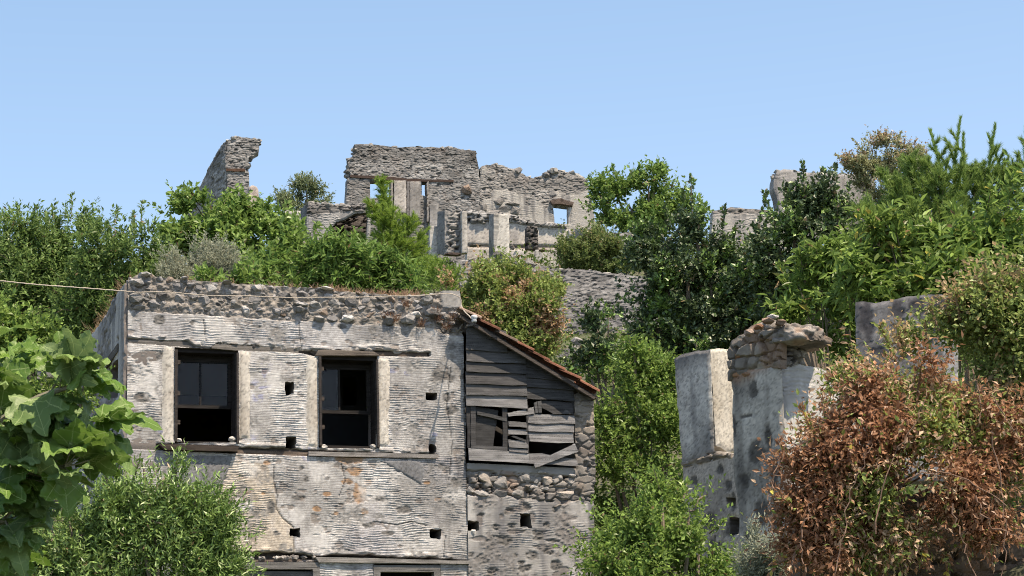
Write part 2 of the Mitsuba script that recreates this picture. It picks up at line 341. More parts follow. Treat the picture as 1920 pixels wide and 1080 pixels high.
def crown_leaves(lobes, st, seed, cover=1.0, scale=1.0, gapq=.33, loose=.2):
    rng = np.random.default_rng(seed)
    c = np.array([l[0] for l in lobes]); R = np.array([l[1] for l in lobes])
    L0, W0 = st['L'] * scale, st['W'] * scale
    area = sum(math.pi * r[0] * r[2] for r in R)
    nt = int(st['cover'] * cover * 2.0 * area / (st['n'] * L0 * W0 * .5)) + 4
    w = R[:, 0] * R[:, 2]; k = rng.choice(len(lobes), nt, p=w / w.sum())
    d = unit(rng.normal(size=(nt, 3)))
    lump = nfbm(d * 2.3 + (k * 7.1)[:, None] + seed, 3) - .5
    rf = (1 - st['shell'] * rng.random(nt) ** 1.6) * (1 + st['rough'] * 1.4 * lump)
    A = c[k] + R[k] * d * rf[:, None]
    inside = np.zeros(nt)
    for q in range(len(lobes)): inside = np.maximum(inside, (np.linalg.norm((A - c[q]) / R[q], axis=1) < .5) & (k != q))
    keep = (inside < .5) | (rng.random(nt) < .35)
    gap = nfbm(A / (1.5 * st['tw'] * scale) + seed * 3.1, 2)
    keep &= gap > np.quantile(gap, gapq)
    # loose outer sprays that break the outline
    out_ = (rng.random(nt) < loose) & keep & (inside < .5)
    A = np.where(out_[:, None], A + d * R[k] * (.10 + (.25 + loose) * rng.random(nt) ** 2)[:, None] / np.maximum(rf, .6)[:, None], A)
    A, d, out_ = A[keep], d[keep], out_[keep]; nt = len(A)
    tdir = unit(d * .8 + np.array([0, 0, st['up']]) + rng.normal(size=(nt, 3)) * .45)
    n = st['n']; t = (np.arange(n) + rng.random((nt, n))) / n
    tw = st['tw'] * scale * (.6 + .8 * rng.random(nt)) * np.where(out_, 1.5, 1.0)
    B = (A[:, None] + tdir[:, None] * ((t - .55) * tw[:, None])[..., None]).reshape(-1, 3)
    TD = np.repeat(tdir, n, 0); m = len(B)
    per = unit(np.cross(TD, rng.normal(size=(m, 3))))
    D = unit(TD * (.35 + .7 * t.reshape(-1, 1)) + per * .9 + np.array([0, 0, -st['droop']]))
    N = unit(np.array([0, 0, .9]) + np.repeat(d, n, 0) * .5 + rng.normal(size=(m, 3)) * .55)
    s = .55 + .8 * rng.random(m)
    a = np.clip(.55 * rng.random(m) + .45 * np.repeat(rng.random(nt), n), 0, .999)
    reg = nfbm(A / (2.0 * st['tw'] * scale) + seed, 3); reg = np.argsort(np.argsort(reg)) / max(len(reg) - 1, 1)
    a = np.clip(np.repeat(reg, n) * .72 + .28 * rng.random(m), 0, .999)
    a = np.where(rng.random(m) < .12, rng.random(m), a)
    col = palette_pick(st['pal'], a, np.clip(.5 * rng.random(m) + .3 * np.repeat(rng.random(nt), n) + .2 * np.repeat(nfbm(A / (4 * st['tw'] * scale) + 5, 2), n), 0, 1), rng)
    return B, D, N, L0 * s, W0 * s, col, A

def limbs(root, lobes, A, rng, r0, n_twig=40):
    parts = []; c = np.mean([l[0] for l in lobes], 0)
    for l in lobes[::6]:
        q = l[0]; mid = root * .45 + q * .55 + np.array([0, 0, .1]) + rng.normal(size=3) * .12 * np.linalg.norm(q - root) * .4
        ts = np.linspace(0, 1, 7)[:, None]; pts = (1 - ts) ** 2 * root + 2 * ts * (1 - ts) * mid + ts ** 2 * q
        pts[1:-1] += rng.normal(size=(5, 3)) * .02
        parts.append(tube(pts, np.linspace(r0, r0 * .35, 7), 6))
    cs = np.array([l[0] for l in lobes])
    for a in A[rng.choice(len(A), min(n_twig, len(A)), replace=False)]:
        b = cs[np.argmin(np.linalg.norm(cs - a, axis=1))]; ts = np.linspace(0, 1, 5)[:, None]
        pts = b + (a - b) * ts; pts[1:-1] += rng.normal(size=(3, 3)) * .05 * np.linalg.norm(a - b)
        parts.append(tube(pts, np.linspace(r0 * .32, .006, 5), 4))
    return merge(parts)

def shoots_px(lst, Y, seed, n=14):
    """Upright leafy shoots that stand out of a crown, from (x0, y0) to (x1, y1) in the photograph."""
    rng = np.random.default_rng(seed); out = []
    for x0, y0, x1, y1 in lst:
        a, b = P(x0, y0, Y), P(x1, y1, Y + rng.normal() * .2); out.append((a, b))
    return out

def plant(name, label, cat, style, Y, lob, seed, cover=1.0, scale=1.0, group=None, tree=False, shoots=(), root=None, r0=.05, depth=.8, six=False, gapq=.33, loose=.2, twigs=40, big=0, stem=(.16, .13, .10), fold=.18, zig=.4):
    st = STYLE[style]; rng = np.random.default_rng(seed + 999)
    key = thing(name, label, cat, group)
    lobes = lobes_px(lob, Y, depth, seed, zig)
    B, D, N, L, W, col, A = crown_leaves(lobes, st, seed, cover, scale, gapq, loose)
    if len(shoots):
        for a, b in shoots_px(shoots, Y, seed):
            ax = b - a; ln = np.linalg.norm(ax); m = int(26 * ln / (st['L'] * scale * 4)) + 10
            t = rng.random(m) ** .8; base = a + ax * t[:, None] + rng.normal(size=(m, 3)) * .02
            dd = unit(unit(ax) * .9 + unit(rng.normal(size=(m, 3))) * (1.25 - .6 * t)[:, None])
            s = .75 + .5 * rng.random(m)
            B = np.vstack([B, base]); D = np.vstack([D, dd]); N = np.vstack([N, unit(rng.normal(size=(m, 3)) * .6 + [0, 0, .8])])
            L = np.r_[L, st['L'] * scale * s]; W = np.r_[W, st['W'] * scale * s]
            col = np.vstack([col, palette_pick(st['pal'], rng.random(m), rng.random(m), rng)])
    if root is None:
        q = np.mean([l[0] for l in lobes], 0); low = min(l[0][2] - l[1][2] for l in lobes)
        root = np.array([q[0], q[1], min(float(ground_z(q[0], q[1])) - .1, low + .3)])
    parts = [limbs(root, lobes, A, rng, r0, twigs)]
    for a, b in shoots_px(shoots, Y, seed): parts.append(tube([a, (a + b) / 2, b], [.012, .009, .004], 4))
    part(key, 'trunk' if tree else 'stem', merge(parts), 'mat_plain', stem)
    if big:                                         # leaves large enough to pick out one by one are parts
        dist = B[:, 1] - B[:, 2] * .25 - .6 * L * 10
        idx = np.argsort(dist)[:big]
        for i in idx:
            v, f, k = leaf_mesh(B[[i]], D[[i]], N[[i]], L[[i]], W[[i]], fold, True, .15)
            part(key, 'leaf', (v, f), st['mat'], col[i])
        rest = np.ones(len(B), bool); rest[idx] = False
        B, D, N, L, W, col = B[rest], D[rest], N[rest], L[rest], W[rest], col[rest]
    v, f, k = leaf_mesh(B, D, N, L, W, fold, six, .15 if six else .05)
    part(key, 'crown' if tree else 'foliage', (v, f), st['mat'], np.repeat(col, k, 0), kind='stuff' if big else None)
    return key

def pine(name, label, Y, axes, seed, col0, col1, needle=.09, width=.006, dens=1.0, group=None, spread=1.0, twl=.5):
    """A young pine: leader and limbs given as lines in the photograph (x0, y0, x1, y1, spread in px), clothed in brushes of needles."""
    rng = np.random.default_rng(seed); key = thing(name, label, 'pine tree', group)
    wood, Bs, Ds, Ls, Cs = [], [], [], [], []
    for x0, y0, x1, y1, sp in axes:
        dy = rng.normal() * .25 * sp * Y / FOC
        a, b = P(x0, y0, Y + dy * .4), P(x1, y1, Y + dy); ax = b - a; ln = np.linalg.norm(ax)
        if sp >= 30: wood.append(tube([a, (a + b) / 2 + rng.normal(size=3) * .03 * ln, b], [.02, .012, .004], 5))
        R = sp * Y / FOC; nt = max(3, int(dens * (4 + ln * R * 26 / twl)))
        t = rng.random(nt) ** .9; o = a + ax * t[:, None]
        if sp < 30:                                # an upright shoot clothed in long needles
            m = int(620 * ln); t = rng.random(m) ** .85; bend = rng.normal(size=3) * .10 * ln * [1, 1, 0]; B = a + ax * t[:, None] + bend * (t ** 2)[:, None]; tq = np.linspace(0, 1, 6)[:, None]; wood.append(tube(a + ax * tq + bend * tq ** 2, np.linspace(.014, .003, 6), 4))
            D = unit(unit(ax) * 1.0 + unit(rng.normal(size=(m, 3))) * (.95 - .45 * t)[:, None])
            Bs.append(B); Ds.append(D); Ls.append(needle * 1.5 * (.6 + .6 * rng.random(m)) * (1.15 - .5 * t))
            Cs.append(np.asarray(col0) * 1.15 + (np.asarray(col1) * 1.1 - np.asarray(col0)) * rng.random(m)[:, None])
            for q in range(7):                       # side shoots
                tq = .12 + .11 * q; o = a + ax * tq + bend * tq ** 2; d2 = unit(unit(ax) + unit(rng.normal(size=3) * [1, 1, .2]) * .8); l2 = ln * .42 * (1 - tq)
                wood.append(tube([o, o + d2 * l2], [.008, .004], 3)); m = int(480 * l2); t = rng.random(m)
                Bs.append(o + d2 * (l2 * t)[:, None]); Ds.append(unit(d2 + unit(rng.normal(size=(m, 3))) * .6)); Ls.append(needle * 1.3 * (.6 + .6 * rng.random(m)))
                Cs.append(np.asarray(col0) + (np.asarray(col1) - np.asarray(col0)) * rng.random(m)[:, None])
            continue
        side = unit(rng.normal(size=(nt, 3)) * [1, 1, .5] + [0, 0, .35]); rad = R * (1.05 - .75 * t) * (.3 + .7 * rng.random(nt))
        e = o + side * rad[:, None] + unit(ax) * (rad * .35)[:, None]
        for i in range(0, nt, 3): wood.append(tube([o[i], e[i]], [.009, .004], 3))
        td = unit(side * .7 + unit(ax) * .6 + rng.normal(size=(nt, 3)) * .25)
        m = int(90 * dens ** .3)
        tt = rng.random((nt, m)); bl = twl * (.35 + .5 * rng.random(nt))
        B = (e[:, None] + td[:, None] * ((tt - .7) * bl[:, None])[..., None]).reshape(-1, 3); TD = np.repeat(td, m, 0)
        D = unit(TD * .9 + unit(rng.normal(size=B.shape)) * .75 + [0, 0, .1])
        Bs.append(B); Ds.append(D); Ls.append(needle * (.7 + .6 * rng.random(len(B))))
        q = np.clip(.6 * np.repeat(rng.random(nt), m) + .4 * rng.random(nt * m), 0, 1)
        Cs.append(np.asarray(col0) + (np.asarray(col1) - np.asarray(col0)) * q[:, None])
    B, D, L, C = np.vstack(Bs), np.vstack(Ds), np.concatenate(Ls), np.vstack(Cs)
    S = unit(np.cross(D, rng.normal(size=B.shape))) * width
    v = np.stack([B + S, B - S, B + D * L[:, None]], 1).reshape(-1, 3); f = np.arange(len(v)).reshape(-1, 3)
    a = P(axes[0][0], axes[0][1], Y); g = np.array([a[0], a[1], float(ground_z(a[0], a[1])) - .1])
    if g[2] < a[2]: wood.append(tube([g, (a + g) / 2, a], [.06, .05, .03], 6))
    part(key, 'trunk', merge(wood), 'mat_plain', (.14, .10, .07))
    part(key, 'needles', (v, f), 'mat_leaf', np.repeat(C, 3, 0))
    return key

# ------------------------------------------------------------------ wall surfaces
def weather(U, V, seed, s=1.0):
    return nfbm(np.stack([U * 1.1 * s, V * 1.1 * s, np.full(len(U), seed * 5.1)], 1), 5, seed)

def streaks(U, V, seed): return nfbm(np.stack([U * 6, V * .5, np.full(len(U), seed * 2.3)], 1), 4, seed)

def trowel(U, V, seed, pitch=.036, amp=.010):
    """Lips of plaster dragged in rows by hand: uneven, overlapping, broken into patches."""
    w = nfbm(p3(U, V, .9, seed), 2, seed) * 3.0 + nfbm(np.stack([U * 4.5, V * 4, U * 0 + seed], 1), 3, seed + 1) * 1.3
    j = np.floor(nz(np.stack([U * 1.6, V * 2.4, U * 0 + seed], 1), seed + 2) * 4) * .43
    ph = V / pitch + w + j; t = ph - np.floor(ph)
    lip = np.where(t < .72, t / .72, (1 - t) / .28)
    a = amp * (.12 + 1.1 * sm(.34, .62, nfbm(p3(U * .7, V, 3.1, seed + 7), 3, seed + 3))) * (.55 + .9 * nz(np.stack([U * 9, V * 26, U * 0], 1), seed + 9))
    return a * lip, lip

def spots(U, V, lst, seed):
    """Worn spots: (u, v, ru, rv) with ragged edges -> strength."""
    out = np.zeros(len(U)); n = nfbm(p3(U, V, 14, seed), 3, seed) - .5
    for u, v, ru, rv in lst:
        d = np.hypot((U - u) / ru, (V - v) / rv) + n * 1.1
        out = np.maximum(out, 1 - sm(.65, 1.05, d))
    return out

def masonry(sx, sy, seed, stone=(.26, .25, .24), tone=.22, mortar=(.33, .31, .28), relief_h=.05, plaster=None, stain=(.10, .10, .105), dark_top=0.0, plaster_cut=.62, rust=0.0, band=None):
    """Rubble laid in rough courses; where plaster (a function of U, V) holds, a thin coat of it covers the stones."""
    def fn(U, V, E):
        wu, wv = U + .5 * sx * (nfbm(p3(U, V, .8 / sx, seed), 2, seed) - .5), V + .9 * sy * (nfbm(p3(U, V, .5 / sx, seed + 9), 2, seed) - .5)
        d, g, r = cells(wu, wv, sx, sy, seed)
        joint = sm(.0, .22, g); h = relief_h * joint * (.45 + .8 * r[:, 0]) + .25 * relief_h * nfbm(p3(U, V, 2.2 / sx, 3), 3, seed)
        h += 1.2 * relief_h * (nfbm(p3(U, V, .35 / sx, 1), 3, seed + 4) - .5)
        if band: bq = sm(-.1, .1, V - band[0] + .3 * (weather(U, V, seed + 2) - .5)); mul = 1 - (1 - band[1]) * bq
        else: mul = 1
        c = lerp(mortar, np.asarray(stone), joint) * (1 - tone + 2 * tone * r[:, 1])[:, None]
        c = c * (.55 + .9 * nfbm(p3(U, V, 3.2 / sx, 8), 4, seed))[:, None]
        pit = sm(.66, .74, nfbm(np.stack([U * 1.6 / sx, V * 1.1 / sy, U * 0], 1), 3, seed + 77)); c = c * (1 - .6 * pit)[:, None]; h -= relief_h * 1.4 * pit
        s = sm(.45, .68, weather(U, V, seed)); c = lerp(c, np.asarray(stain) * (.7 + .6 * r[:, :1]), s * .75)
        c = c * np.asarray(mul)[..., None] if band else c
        if rust: c = lerp(c, np.array([.33, .19, .11]), rust * sm(.55, .7, nfbm(p3(U, V, 3.1, 5), 3, seed + 21)))
        if plaster is not None:
            pc, cover = plaster
            m = sm(plaster_cut - .04, plaster_cut + .03, 1 - weather(U, V, seed + 31) + cover(U, V))
            hp = relief_h * .9 + trowel(U, V, seed, sy * .7, relief_h * .3)[0]
            h = h * (1 - m) + hp * m
            pcol = np.asarray(pc) * (.72 + .5 * weather(U, V, seed + 41))[:, None]
            pcol = lerp(pcol, np.array([.13, .13, .14]), .7 * sm(.5, .72, streaks(U, V, seed + 3)))
            c = lerp(c, pcol, m)
        return h - relief_h * .6 * (1 - sm(0, .08, E)), c
    return fn

def smooth_plaster(col, seed, dark=(.09, .09, .095), top=None, amt=.8, rust=None, bump=.006, sp=None):
    def fn(U, V, E):
        h = bump * (nfbm(p3(U, V, 4, seed), 4, seed) - .5) + .0025 * (nfbm(p3(U, V, 40, seed), 2, seed) - .5)
        c = np.asarray(col) * (.72 + .56 * weather(U, V, seed, 2.2))[:, None]
        c = c * (.62 + .76 * nfbm(p3(U, V, 38, seed), 3, seed + 1))[:, None]
        s = sm(.40, .72, weather(U, V, seed + 5, 1.3)); c = lerp(c, dark, .8 * amt * s)
        s = sm(.60, .74, nfbm(p3(U, V, 26, seed), 3, seed + 4)) * sm(.35, .6, weather(U, V, seed + 15, 2)); c = lerp(c, dark, .38 * amt * s)
        c = lerp(c, np.asarray(dark) * 1.2, .6 * amt * sm(.52, .75, streaks(U, V, seed + 2)))
        if top: t = sm(top[0], top[1], V + .5 * (weather(U, V, seed + 8, 1.5) - .5)); c = lerp(c, dark, .75 * t)
        if rust:
            t = sm(rust[0], rust[1], V + .25 * (nfbm(p3(U, V, 5, 2), 3, seed) - .5)) * sm(.4, .55, nfbm(p3(U, V, 6, 7), 3, seed + 4))
            c = lerp(c, np.array([.36, .19, .10]), .8 * t)
        if sp:
            q = spots(U, V, sp, seed + 3); c = lerp(c, np.asarray(dark) * .9 * (.6 + .8 * nfbm(p3(U, V, 25, 3), 3, 5))[:, None], q * .85); h -= .02 * q * nfbm(p3(U, V, 18, 3), 3, 6)
        crack = np.abs(nfbm(p3(U, V, 2.5, 4), 4, seed + 6) - .5)
        k = 1 - sm(.0, .006, crack); h -= .008 * k; c = c * (1 - .55 * k)[:, None]
        pit = sm(.70, .78, nz(p3(U, V, 55, 1), seed + 11)); h -= .002 * pit; c = c * (1 - .35 * pit)[:, None]
        return h - .02 * (1 - sm(0, .05, E)), c
    return fn

# ------------------------------------------------------------------ the house below
house = thing('ruined_house', 'abandoned two storey grey plaster house with broken windows and bare stones along its top', 'house')
FP = Plane(240, 560, 30, 19)
A_ = FP.uvs
M = 1 / 127.0                                                   # metres per pixel of the photograph on this wall, about
top_line = [(238, 524), (262, 512), (292, 519), (345, 524), (420, 530), (500, 534), (560, 539), (610, 541), (640, 546), (700, 550), (750, 554), (800, 552), (822, 548), (830, 545), (862, 545), (866, 585), (869, 640), (874, 850), (878, 1050), (879, 1130)]
outer = A_(top_line + [(225, 1130)]); outer[:, 0] = np.maximum(outer[:, 0], 0.0)
WIN = {k: A_(v) for k, v in dict(a=[(327, 651), (447, 655), (446, 830), (327, 832)], b=[(597, 664), (708, 668), (706, 842), (598, 840)], c=[(434, 1054), (599, 1052), (601, 1135), (434, 1135)], d=[(700, 1057), (826, 1058), (828, 1135), (700, 1135)]).items()}
hole_px = [(543, 728, 9, 11), (546, 831, 9, 11), (808, 742, 9, 7), (811, 841, 7, 7), (553, 998, 9, 9), (816, 1000, 10, 9)]
def quad_hole(pl, x, y, rx, ry, seed):
    rq = np.random.default_rng(seed + 300); a_, b_ = rq.random(4) * .5 - .2, rq.random(4) * .4 - .15
    return rough_poly(pl.uvs([(x - rx * (1 + a_[0]), y - ry * (1 + b_[0])), (x + rx * (1 + a_[1]), y - ry * (.8 + b_[1])), (x + rx * (1 + a_[2]), y + ry * (1 + b_[2])), (x - rx * (.9 + a_[3]), y + ry * (1 + b_[3]))]), .02, .035, seed)
beam = [quad_hole(FP, *h, i) for i, h in enumerate(hole_px)]
def line(pl, pts):
    q = pl.uvs(pts); return lambda U: np.interp(U, q[:, 0], q[:, 1])
stone_low = line(FP, [(236, 583), (330, 588), (420, 593), (480, 597), (560, 603), (650, 607), (750, 611), (812, 616), (840, 628), (870, 632)])
lint_hi = line(FP, [(236, 634), (300, 638), (352, 640), (365, 650), (395, 651), (408, 643), (470, 648), (560, 655), (610, 658), (700, 655), (760, 661), (806, 661)])
lint_lo = line(FP, [(236, 641), (330, 649), (440, 655), (560, 661), (590, 667), (700, 667), (806, 668)])
sill_hi = line(FP, [(225, 832), (310, 834), (450, 838), (590, 843), (740, 850), (820, 852)])
sill_lo = line(FP, [(225, 840), (310, 844), (450, 850), (590, 855), (740, 859), (820, 858)])
low_hi = line(FP, [(300, 1030), (440, 1033), (470, 1036), (520, 1034), (555, 1037), (590, 1043), (640, 1040), (700, 1040), (760, 1046), (800, 1045), (840, 1049), (880, 1050)])
low_lo = line(FP, [(300, 1052), (434, 1054), (600, 1050), (880, 1056)])
uL = FP.uv(806, 662)[0]; uS = FP.uv(818, 855)[0]
worn = [(650, 650, 40, 22), (680, 645, 30, 15)]
rustp = [(x, y, rx, ry) for x, y, rx, ry in [(655, 860, 34, 12), (665, 885, 16, 10), (690, 905, 10, 8), (652, 902, 12, 7), (613, 927, 9, 6), (594, 955, 9, 7), (682, 958, 8, 7), (675, 925, 14, 22), (800, 905, 8, 4), (820, 936, 7, 4), (460, 862, 10, 4), (500, 868, 8, 5), (463, 923, 8, 4), (493, 925, 6, 4), (630, 963, 6, 4)]]
darkp = [(574, 898, 10, 9), (555, 932, 14, 6), (718, 936, 20, 8), (757, 957, 16, 8), (856, 905, 16, 11), (640, 945, 10, 4), (566, 878, 7, 5), (510, 950, 11, 14), (612, 896, 8, 4), (830, 876, 12, 6), (575, 590, 14, 8), (640, 612, 12, 6), (700, 618, 10, 7), (300, 600, 14, 9), (405, 660, 0.1, .1), (830, 705, 26, 17), (840, 745, 10, 10), (845, 770, 16, 10), (848, 650, 10, 8), (276, 668, 34, 14), (262, 690, 22, 26), (270, 745, 26, 10), (520, 1000, 8, 4), (730, 1000, 16, 5), (690, 985, 14, 6), (365, 605, 12, 5), (480, 612, 16, 4)]
blue = [(492, 720, 18, 12), (484, 745, 12, 10), (470, 820, 16, 8), (735, 695, 14, 6), (765, 700, 8, 5), (736, 810, 10, 6), (500, 690, 10, 30), (815, 815, 8, 5), (300, 800, 14, 14), (575, 850, 12, 14)]
to_uv = lambda pl, l, m=M: [(*pl.uv(x, y), rx * m, ry * m) for x, y, rx, ry in l]
tan_zone = Polygon(A_([(428, 862), (470, 868), (500, 872), (512, 905), (516, 945), (528, 970), (548, 985), (552, 1036), (300, 1036), (300, 990), (400, 940)]))
rustu, darku, blueu = to_uv(FP, rustp), to_uv(FP, darkp), to_uv(FP, blue)
cracks = [shapely.LineString(A_(q)) for q in ([(512, 872), (514, 905), (520, 930), (517, 952), (530, 972), (552, 990)], [(552, 1005), (550, 1036)], [(561, 600), (562, 630), (566, 655)], [(870, 700), (872, 820), (876, 930)], [(835, 1005), (832, 1045)], [(700, 978), (745, 984), (770, 978), (800, 985)], [(382, 600), (386, 640)], [(640, 870), (648, 900), (636, 930)], [(845, 690), (838, 760), (848, 830), (842, 900)])]
def facade(U, V, E):
    n = len(U); h, lip = trowel(U, V, 5)
    big = weather(U, V, 3); fine = nfbm(p3(U, V, 16, 2), 4, 8)
    base = lerp((.385, .38, .375), (.625, .615, .605), sm(.31, .61, big)) * (.66 + .68 * fine)[:, None] * (.72 + .56 * nfbm(p3(U, V, 55, 3), 2, 31))[:, None]
    base = lerp(base, base * [.56, .54, .54], sm(.45, .98, 1 - lip))
    ragged = .05 * (nfbm(p3(U, V, 9, 4), 3, 2) - .5)
    t = shapely.distance(shapely.points(U, V), tan_zone); k = 1 - sm(0, .02, t + ragged * .6)
    lower = 1 - sm(0, .03, V - sill_lo(U))
    base = lerp(base, base * [.80, .80, .84], lower * sm(.42, .62, weather(U, V, 12)) * (1 - k))
    base = lerp(base, base * [1.0, .90, .76], k * .9)
    right = sm(FP.uv(800, 800)[0], FP.uv(850, 800)[0], U) * sm(.38, .6, weather(U, V, 9, 1.6))
    base = lerp(base, base * .70, right)
    g = spots(U, V, blueu, 4); base = lerp(base, base * [.66, .69, .92], g * sm(.4, .55, fine))
    st = sm(.5, .68, streaks(U, V, 4)); base = lerp(base, base * [.62, .61, .62], st * .5)
    # grey rain-blackened upper band
    upper = sm(-.02, .05, V - lint_hi(U)); base = lerp(base, base * [.76, .77, .80], upper * sm(.35, .6, weather(U, V, 21, 1.3)) * .9)
    d = spots(U, V, darku, 6); pits = nfbm(p3(U, V, 30, 5), 3, 5)
    base = lerp(base, np.array([.16, .155, .15]) * (.5 + pits)[:, None], d); h = h * (1 - d) + d * (-.018 + .03 * pits)
    r = spots(U, V, rustu, 7); base = lerp(base, np.array([.34, .19, .085]) * (.5 + pits)[:, None], r * .75); h = h - .012 * r * pits
    sml = sm(.70, .76, nz(np.stack([U * 5.5, V * 9, U * 0], 1), 44)) * sm(.45, .6, fine); base = lerp(base, np.array([.20, .17, .15]), sml * .7); h -= .008 * sml
    pk_ = sm(.56, .66, weather(U, V, 51, 3.2)); pk_ = pk_ * sm(.3, .6, nfbm(p3(U, V, 24, 3), 3, 52)); base = lerp(base, np.array([.24, .235, .23]) * (.45 + 1.1 * pits)[:, None], pk_ * .8); h = h * (1 - pk_) + pk_ * (-.012 + .022 * pits)
    wh_ = sm(.60, .70, weather(U, V, 61, 2.6)); base = lerp(base, np.array([.64, .63, .62]) * (.7 + .6 * pits)[:, None], wh_ * .6)
    for cr in cracks:
        dq = shapely.distance(shapely.points(U, V), cr) + .02 * np.abs(nfbm(p3(U, V, 20, 9), 3, 4) - .5); kq = 1 - sm(.006, .014, dq); base = lerp(base, base * .35, kq); h -= .012 * kq
    # the band of bare stone: plaster gone, mortar set back
    m = sm(-.012, .012, V - stone_low(U) + ragged)
    mort = np.array([.30, .275, .25]) * (.35 + 1.1 * nfbm(p3(U, V, 22, 6), 3, 3))[:, None]
    base = lerp(base, mort, m); h = h * (1 - m) + m * (-.068 + .10 * nfbm(p3(U, V, 13, 6), 4, 3))
    cap = sm(FP.uv(826, 560)[0], FP.uv(830, 560)[0], U) * sm(FP.uv(840, 576)[1] - .02, FP.uv(840, 576)[1], V)
    cc = np.array([.33, .325, .32]) * (.7 + .6 * fine)[:, None]; base = lerp(base, cc, cap); h = h * (1 - cap) + cap * (.012 * fine)
    # grooves where beams lie
    for hi, lo, lim, dep in ((lint_hi, lint_lo, uL, .07), (sill_hi, sill_lo, uS, .05), (low_hi, low_lo, 99, .13)):
        q = sm(-.008, .008, hi(U) - V + ragged * .9) * sm(-.01, .01, V - lo(U)) * (U < lim)
        base = lerp(base, np.array([.10, .085, .075]) * (.5 + pits)[:, None], q); h = h * (1 - q) - dep * q
        lipz = (1 - sm(0, .06, np.abs(V - hi(U) - .03))) * (U < lim) * sm(.45, .6, nz(p3(U, V, 8, 9), 15)); h += .035 * lipz
        base = lerp(base, base * .62, lipz * .7)
    return h, base
mesh, col = relief(FP, outer, list(WIN.values()) + beam, .018, .0082, facade, thick=.50, back=False, rough=0, reveal=(.16, .145, .135))
front = part(house, 'front_wall', mesh, 'mat_wall', col, smooth=True)

# stones of the bare band, laid one by one in rough courses
rng = np.random.default_rng(11)
band_top = line(FP, top_line[:14])
axes = np.array([FP.u, FP.n, FP.v])
u_end, stones = FP.uv(866, 600)[0], []
capu, capv = FP.uv(826, 560)[0], FP.uv(840, 576)[1]
for w0, tries in ((.21, 40), (.155, 380), (.115, 1500), (.085, 3600), (.065, 6000)):
    for q in range(tries):
        w = w0 * (.8 + .4 * rng.random()); hgt = w * (.42 + .42 * rng.random()); uu = .02 + rng.random() * (u_end - .04)
        lo, hi = float(stone_low(uu)) + .012, float(band_top(uu)) + .015
        vv = lo + hgt * .45 + rng.random() * max(hi - lo - hgt * .8, .01)
        if uu > capu - w * .5 and vv > capv - hgt * .5: continue
        if all((abs(uu - a_) / (w + c_)) ** 2 + (abs(vv - b_) / (hgt + d_)) ** 2 > .215 for a_, b_, c_, d_ in stones): stones.append((uu, vv, w, hgt))
small = []
for i_, (uu, vv, w, hgt) in enumerate(stones):
    k = rng.random(); c = np.array([.25, .247, .25]) * (.55 + .9 * k)
    if rng.random() < .10: c = np.array([.36, .355, .35])
    if rng.random() < .08: c = np.array([.25, .20, .165])
    dp = min(.09, w * .5)
    t_ = rng.normal() * .16; ax_ = np.array([FP.u * math.cos(t_) + FP.v * math.sin(t_), FP.n, FP.v * math.cos(t_) - FP.u * math.sin(t_)])
    m = boulder(FP.at(uu, vv, -.066 + .034 * rng.random()), [w * .58, dp, hgt * .62], rng, ax_, 15)
    if i_ < 280: part(front, 'stone', unweld(m), 'mat_stone', c)
    else: small.append((unweld(m), c))
if small: part(front, 'small_stones', merge([q for q, _ in small]), 'mat_stone', np.vstack([np.tile(c, (len(q[0]), 1)) for q, c in small]), kind='stuff')
for x, y, w, hh, c in [(562, 571, .26, .07, .40), (562, 580, .17, .12, .2), (768, 600, .30, .17, .30), (779, 590, .17, .11, .5), (728, 600, .22, .15, .2), (652, 597, .20, .13, .52), (600, 598, .2, .11, .24), (810, 588, .28, .17, .2), (255, 560, .26, .2, .22), (258, 530, .24, .13, .3), (800, 562, .22, .16, .3), (272, 515, .2, .07, .42), (345, 522, .12, .06, .35), (425, 529, .17, .06, .3), (610, 541, .3, .045, .5)]:
    u, v = FP.uv(x, y); m = boulder(FP.at(u, v, .0), [w * .5, .11, hh * .5], rng, axes, 26); part(front, 'stone', unweld(m), 'mat_stone', np.array([1, .98, .96]) * c)
# lumps of broken plaster and rubble along the beam lines
for k in range(34):
    if k < 20: x = 530 + rng.random() * 220 if k < 14 else 380 + rng.random() * 120; u, v = FP.uv(x, 600)[0], 0; v = float(lint_hi(u)) + .02 * rng.random(); w, hh = .10 + .12 * rng.random(), .05 + .05 * rng.random()
    else: x = 455 + rng.random() * 140; u = FP.uv(x, 1045)[0]; v = float(low_lo(u)) + .045; w, hh = .06 + .07 * rng.random(), .05 + .03 * rng.random()
    m = boulder(FP.at(u, v, -.03), [w * .5, .06, hh * .6], rng, axes, 18); part(front, 'stone', unweld(m), 'mat_stone', np.array([.30, .285, .27]) * (.6 + .8 * rng.random()))

# left side wall, receding
SP = Plane(240, 560, 30, 19 - 90); SP.O = SP.O + SP.n * .035
side_win = SP.uvs([(204, 690), (224, 672), (224, 745), (204, 748)])
so = [(-6.2, -4.4), (-.02, -4.4), (-.02, SP.uv(238, 526)[1]), (-1.2, SP.uv(238, 526)[1] + .02), (-2.6, SP.uv(238, 526)[1] - .06), (-4.2, SP.uv(238, 526)[1] + .02), (-6.2, SP.uv(238, 526)[1] - .1)]
mesh, col = relief(SP, so, [side_win], .05, .025, masonry(.22, .11, 17, stone=(.26, .25, .25), mortar=(.34, .32, .30), relief_h=.035, plaster=((.40, .38, .36), lambda U, V: .1 - .3 * sm(.6, .9, V)), stain=(.12, .12, .125)), thick=.45, back=False, rough=.03, seed=3, reveal=(.2, .18, .17))
part(house, 'side_wall', mesh, 'mat_wall', col, smooth=True)
u0, v0 = side_win.min(0); u1, v1 = side_win.max(0)
sw = part(house, 'window', boxuv(SP, u0 - .06, v1, u1 + .1, v1 + .12, -.1, .05, jit=.008), 'mat_wood', (.12, .105, .09))
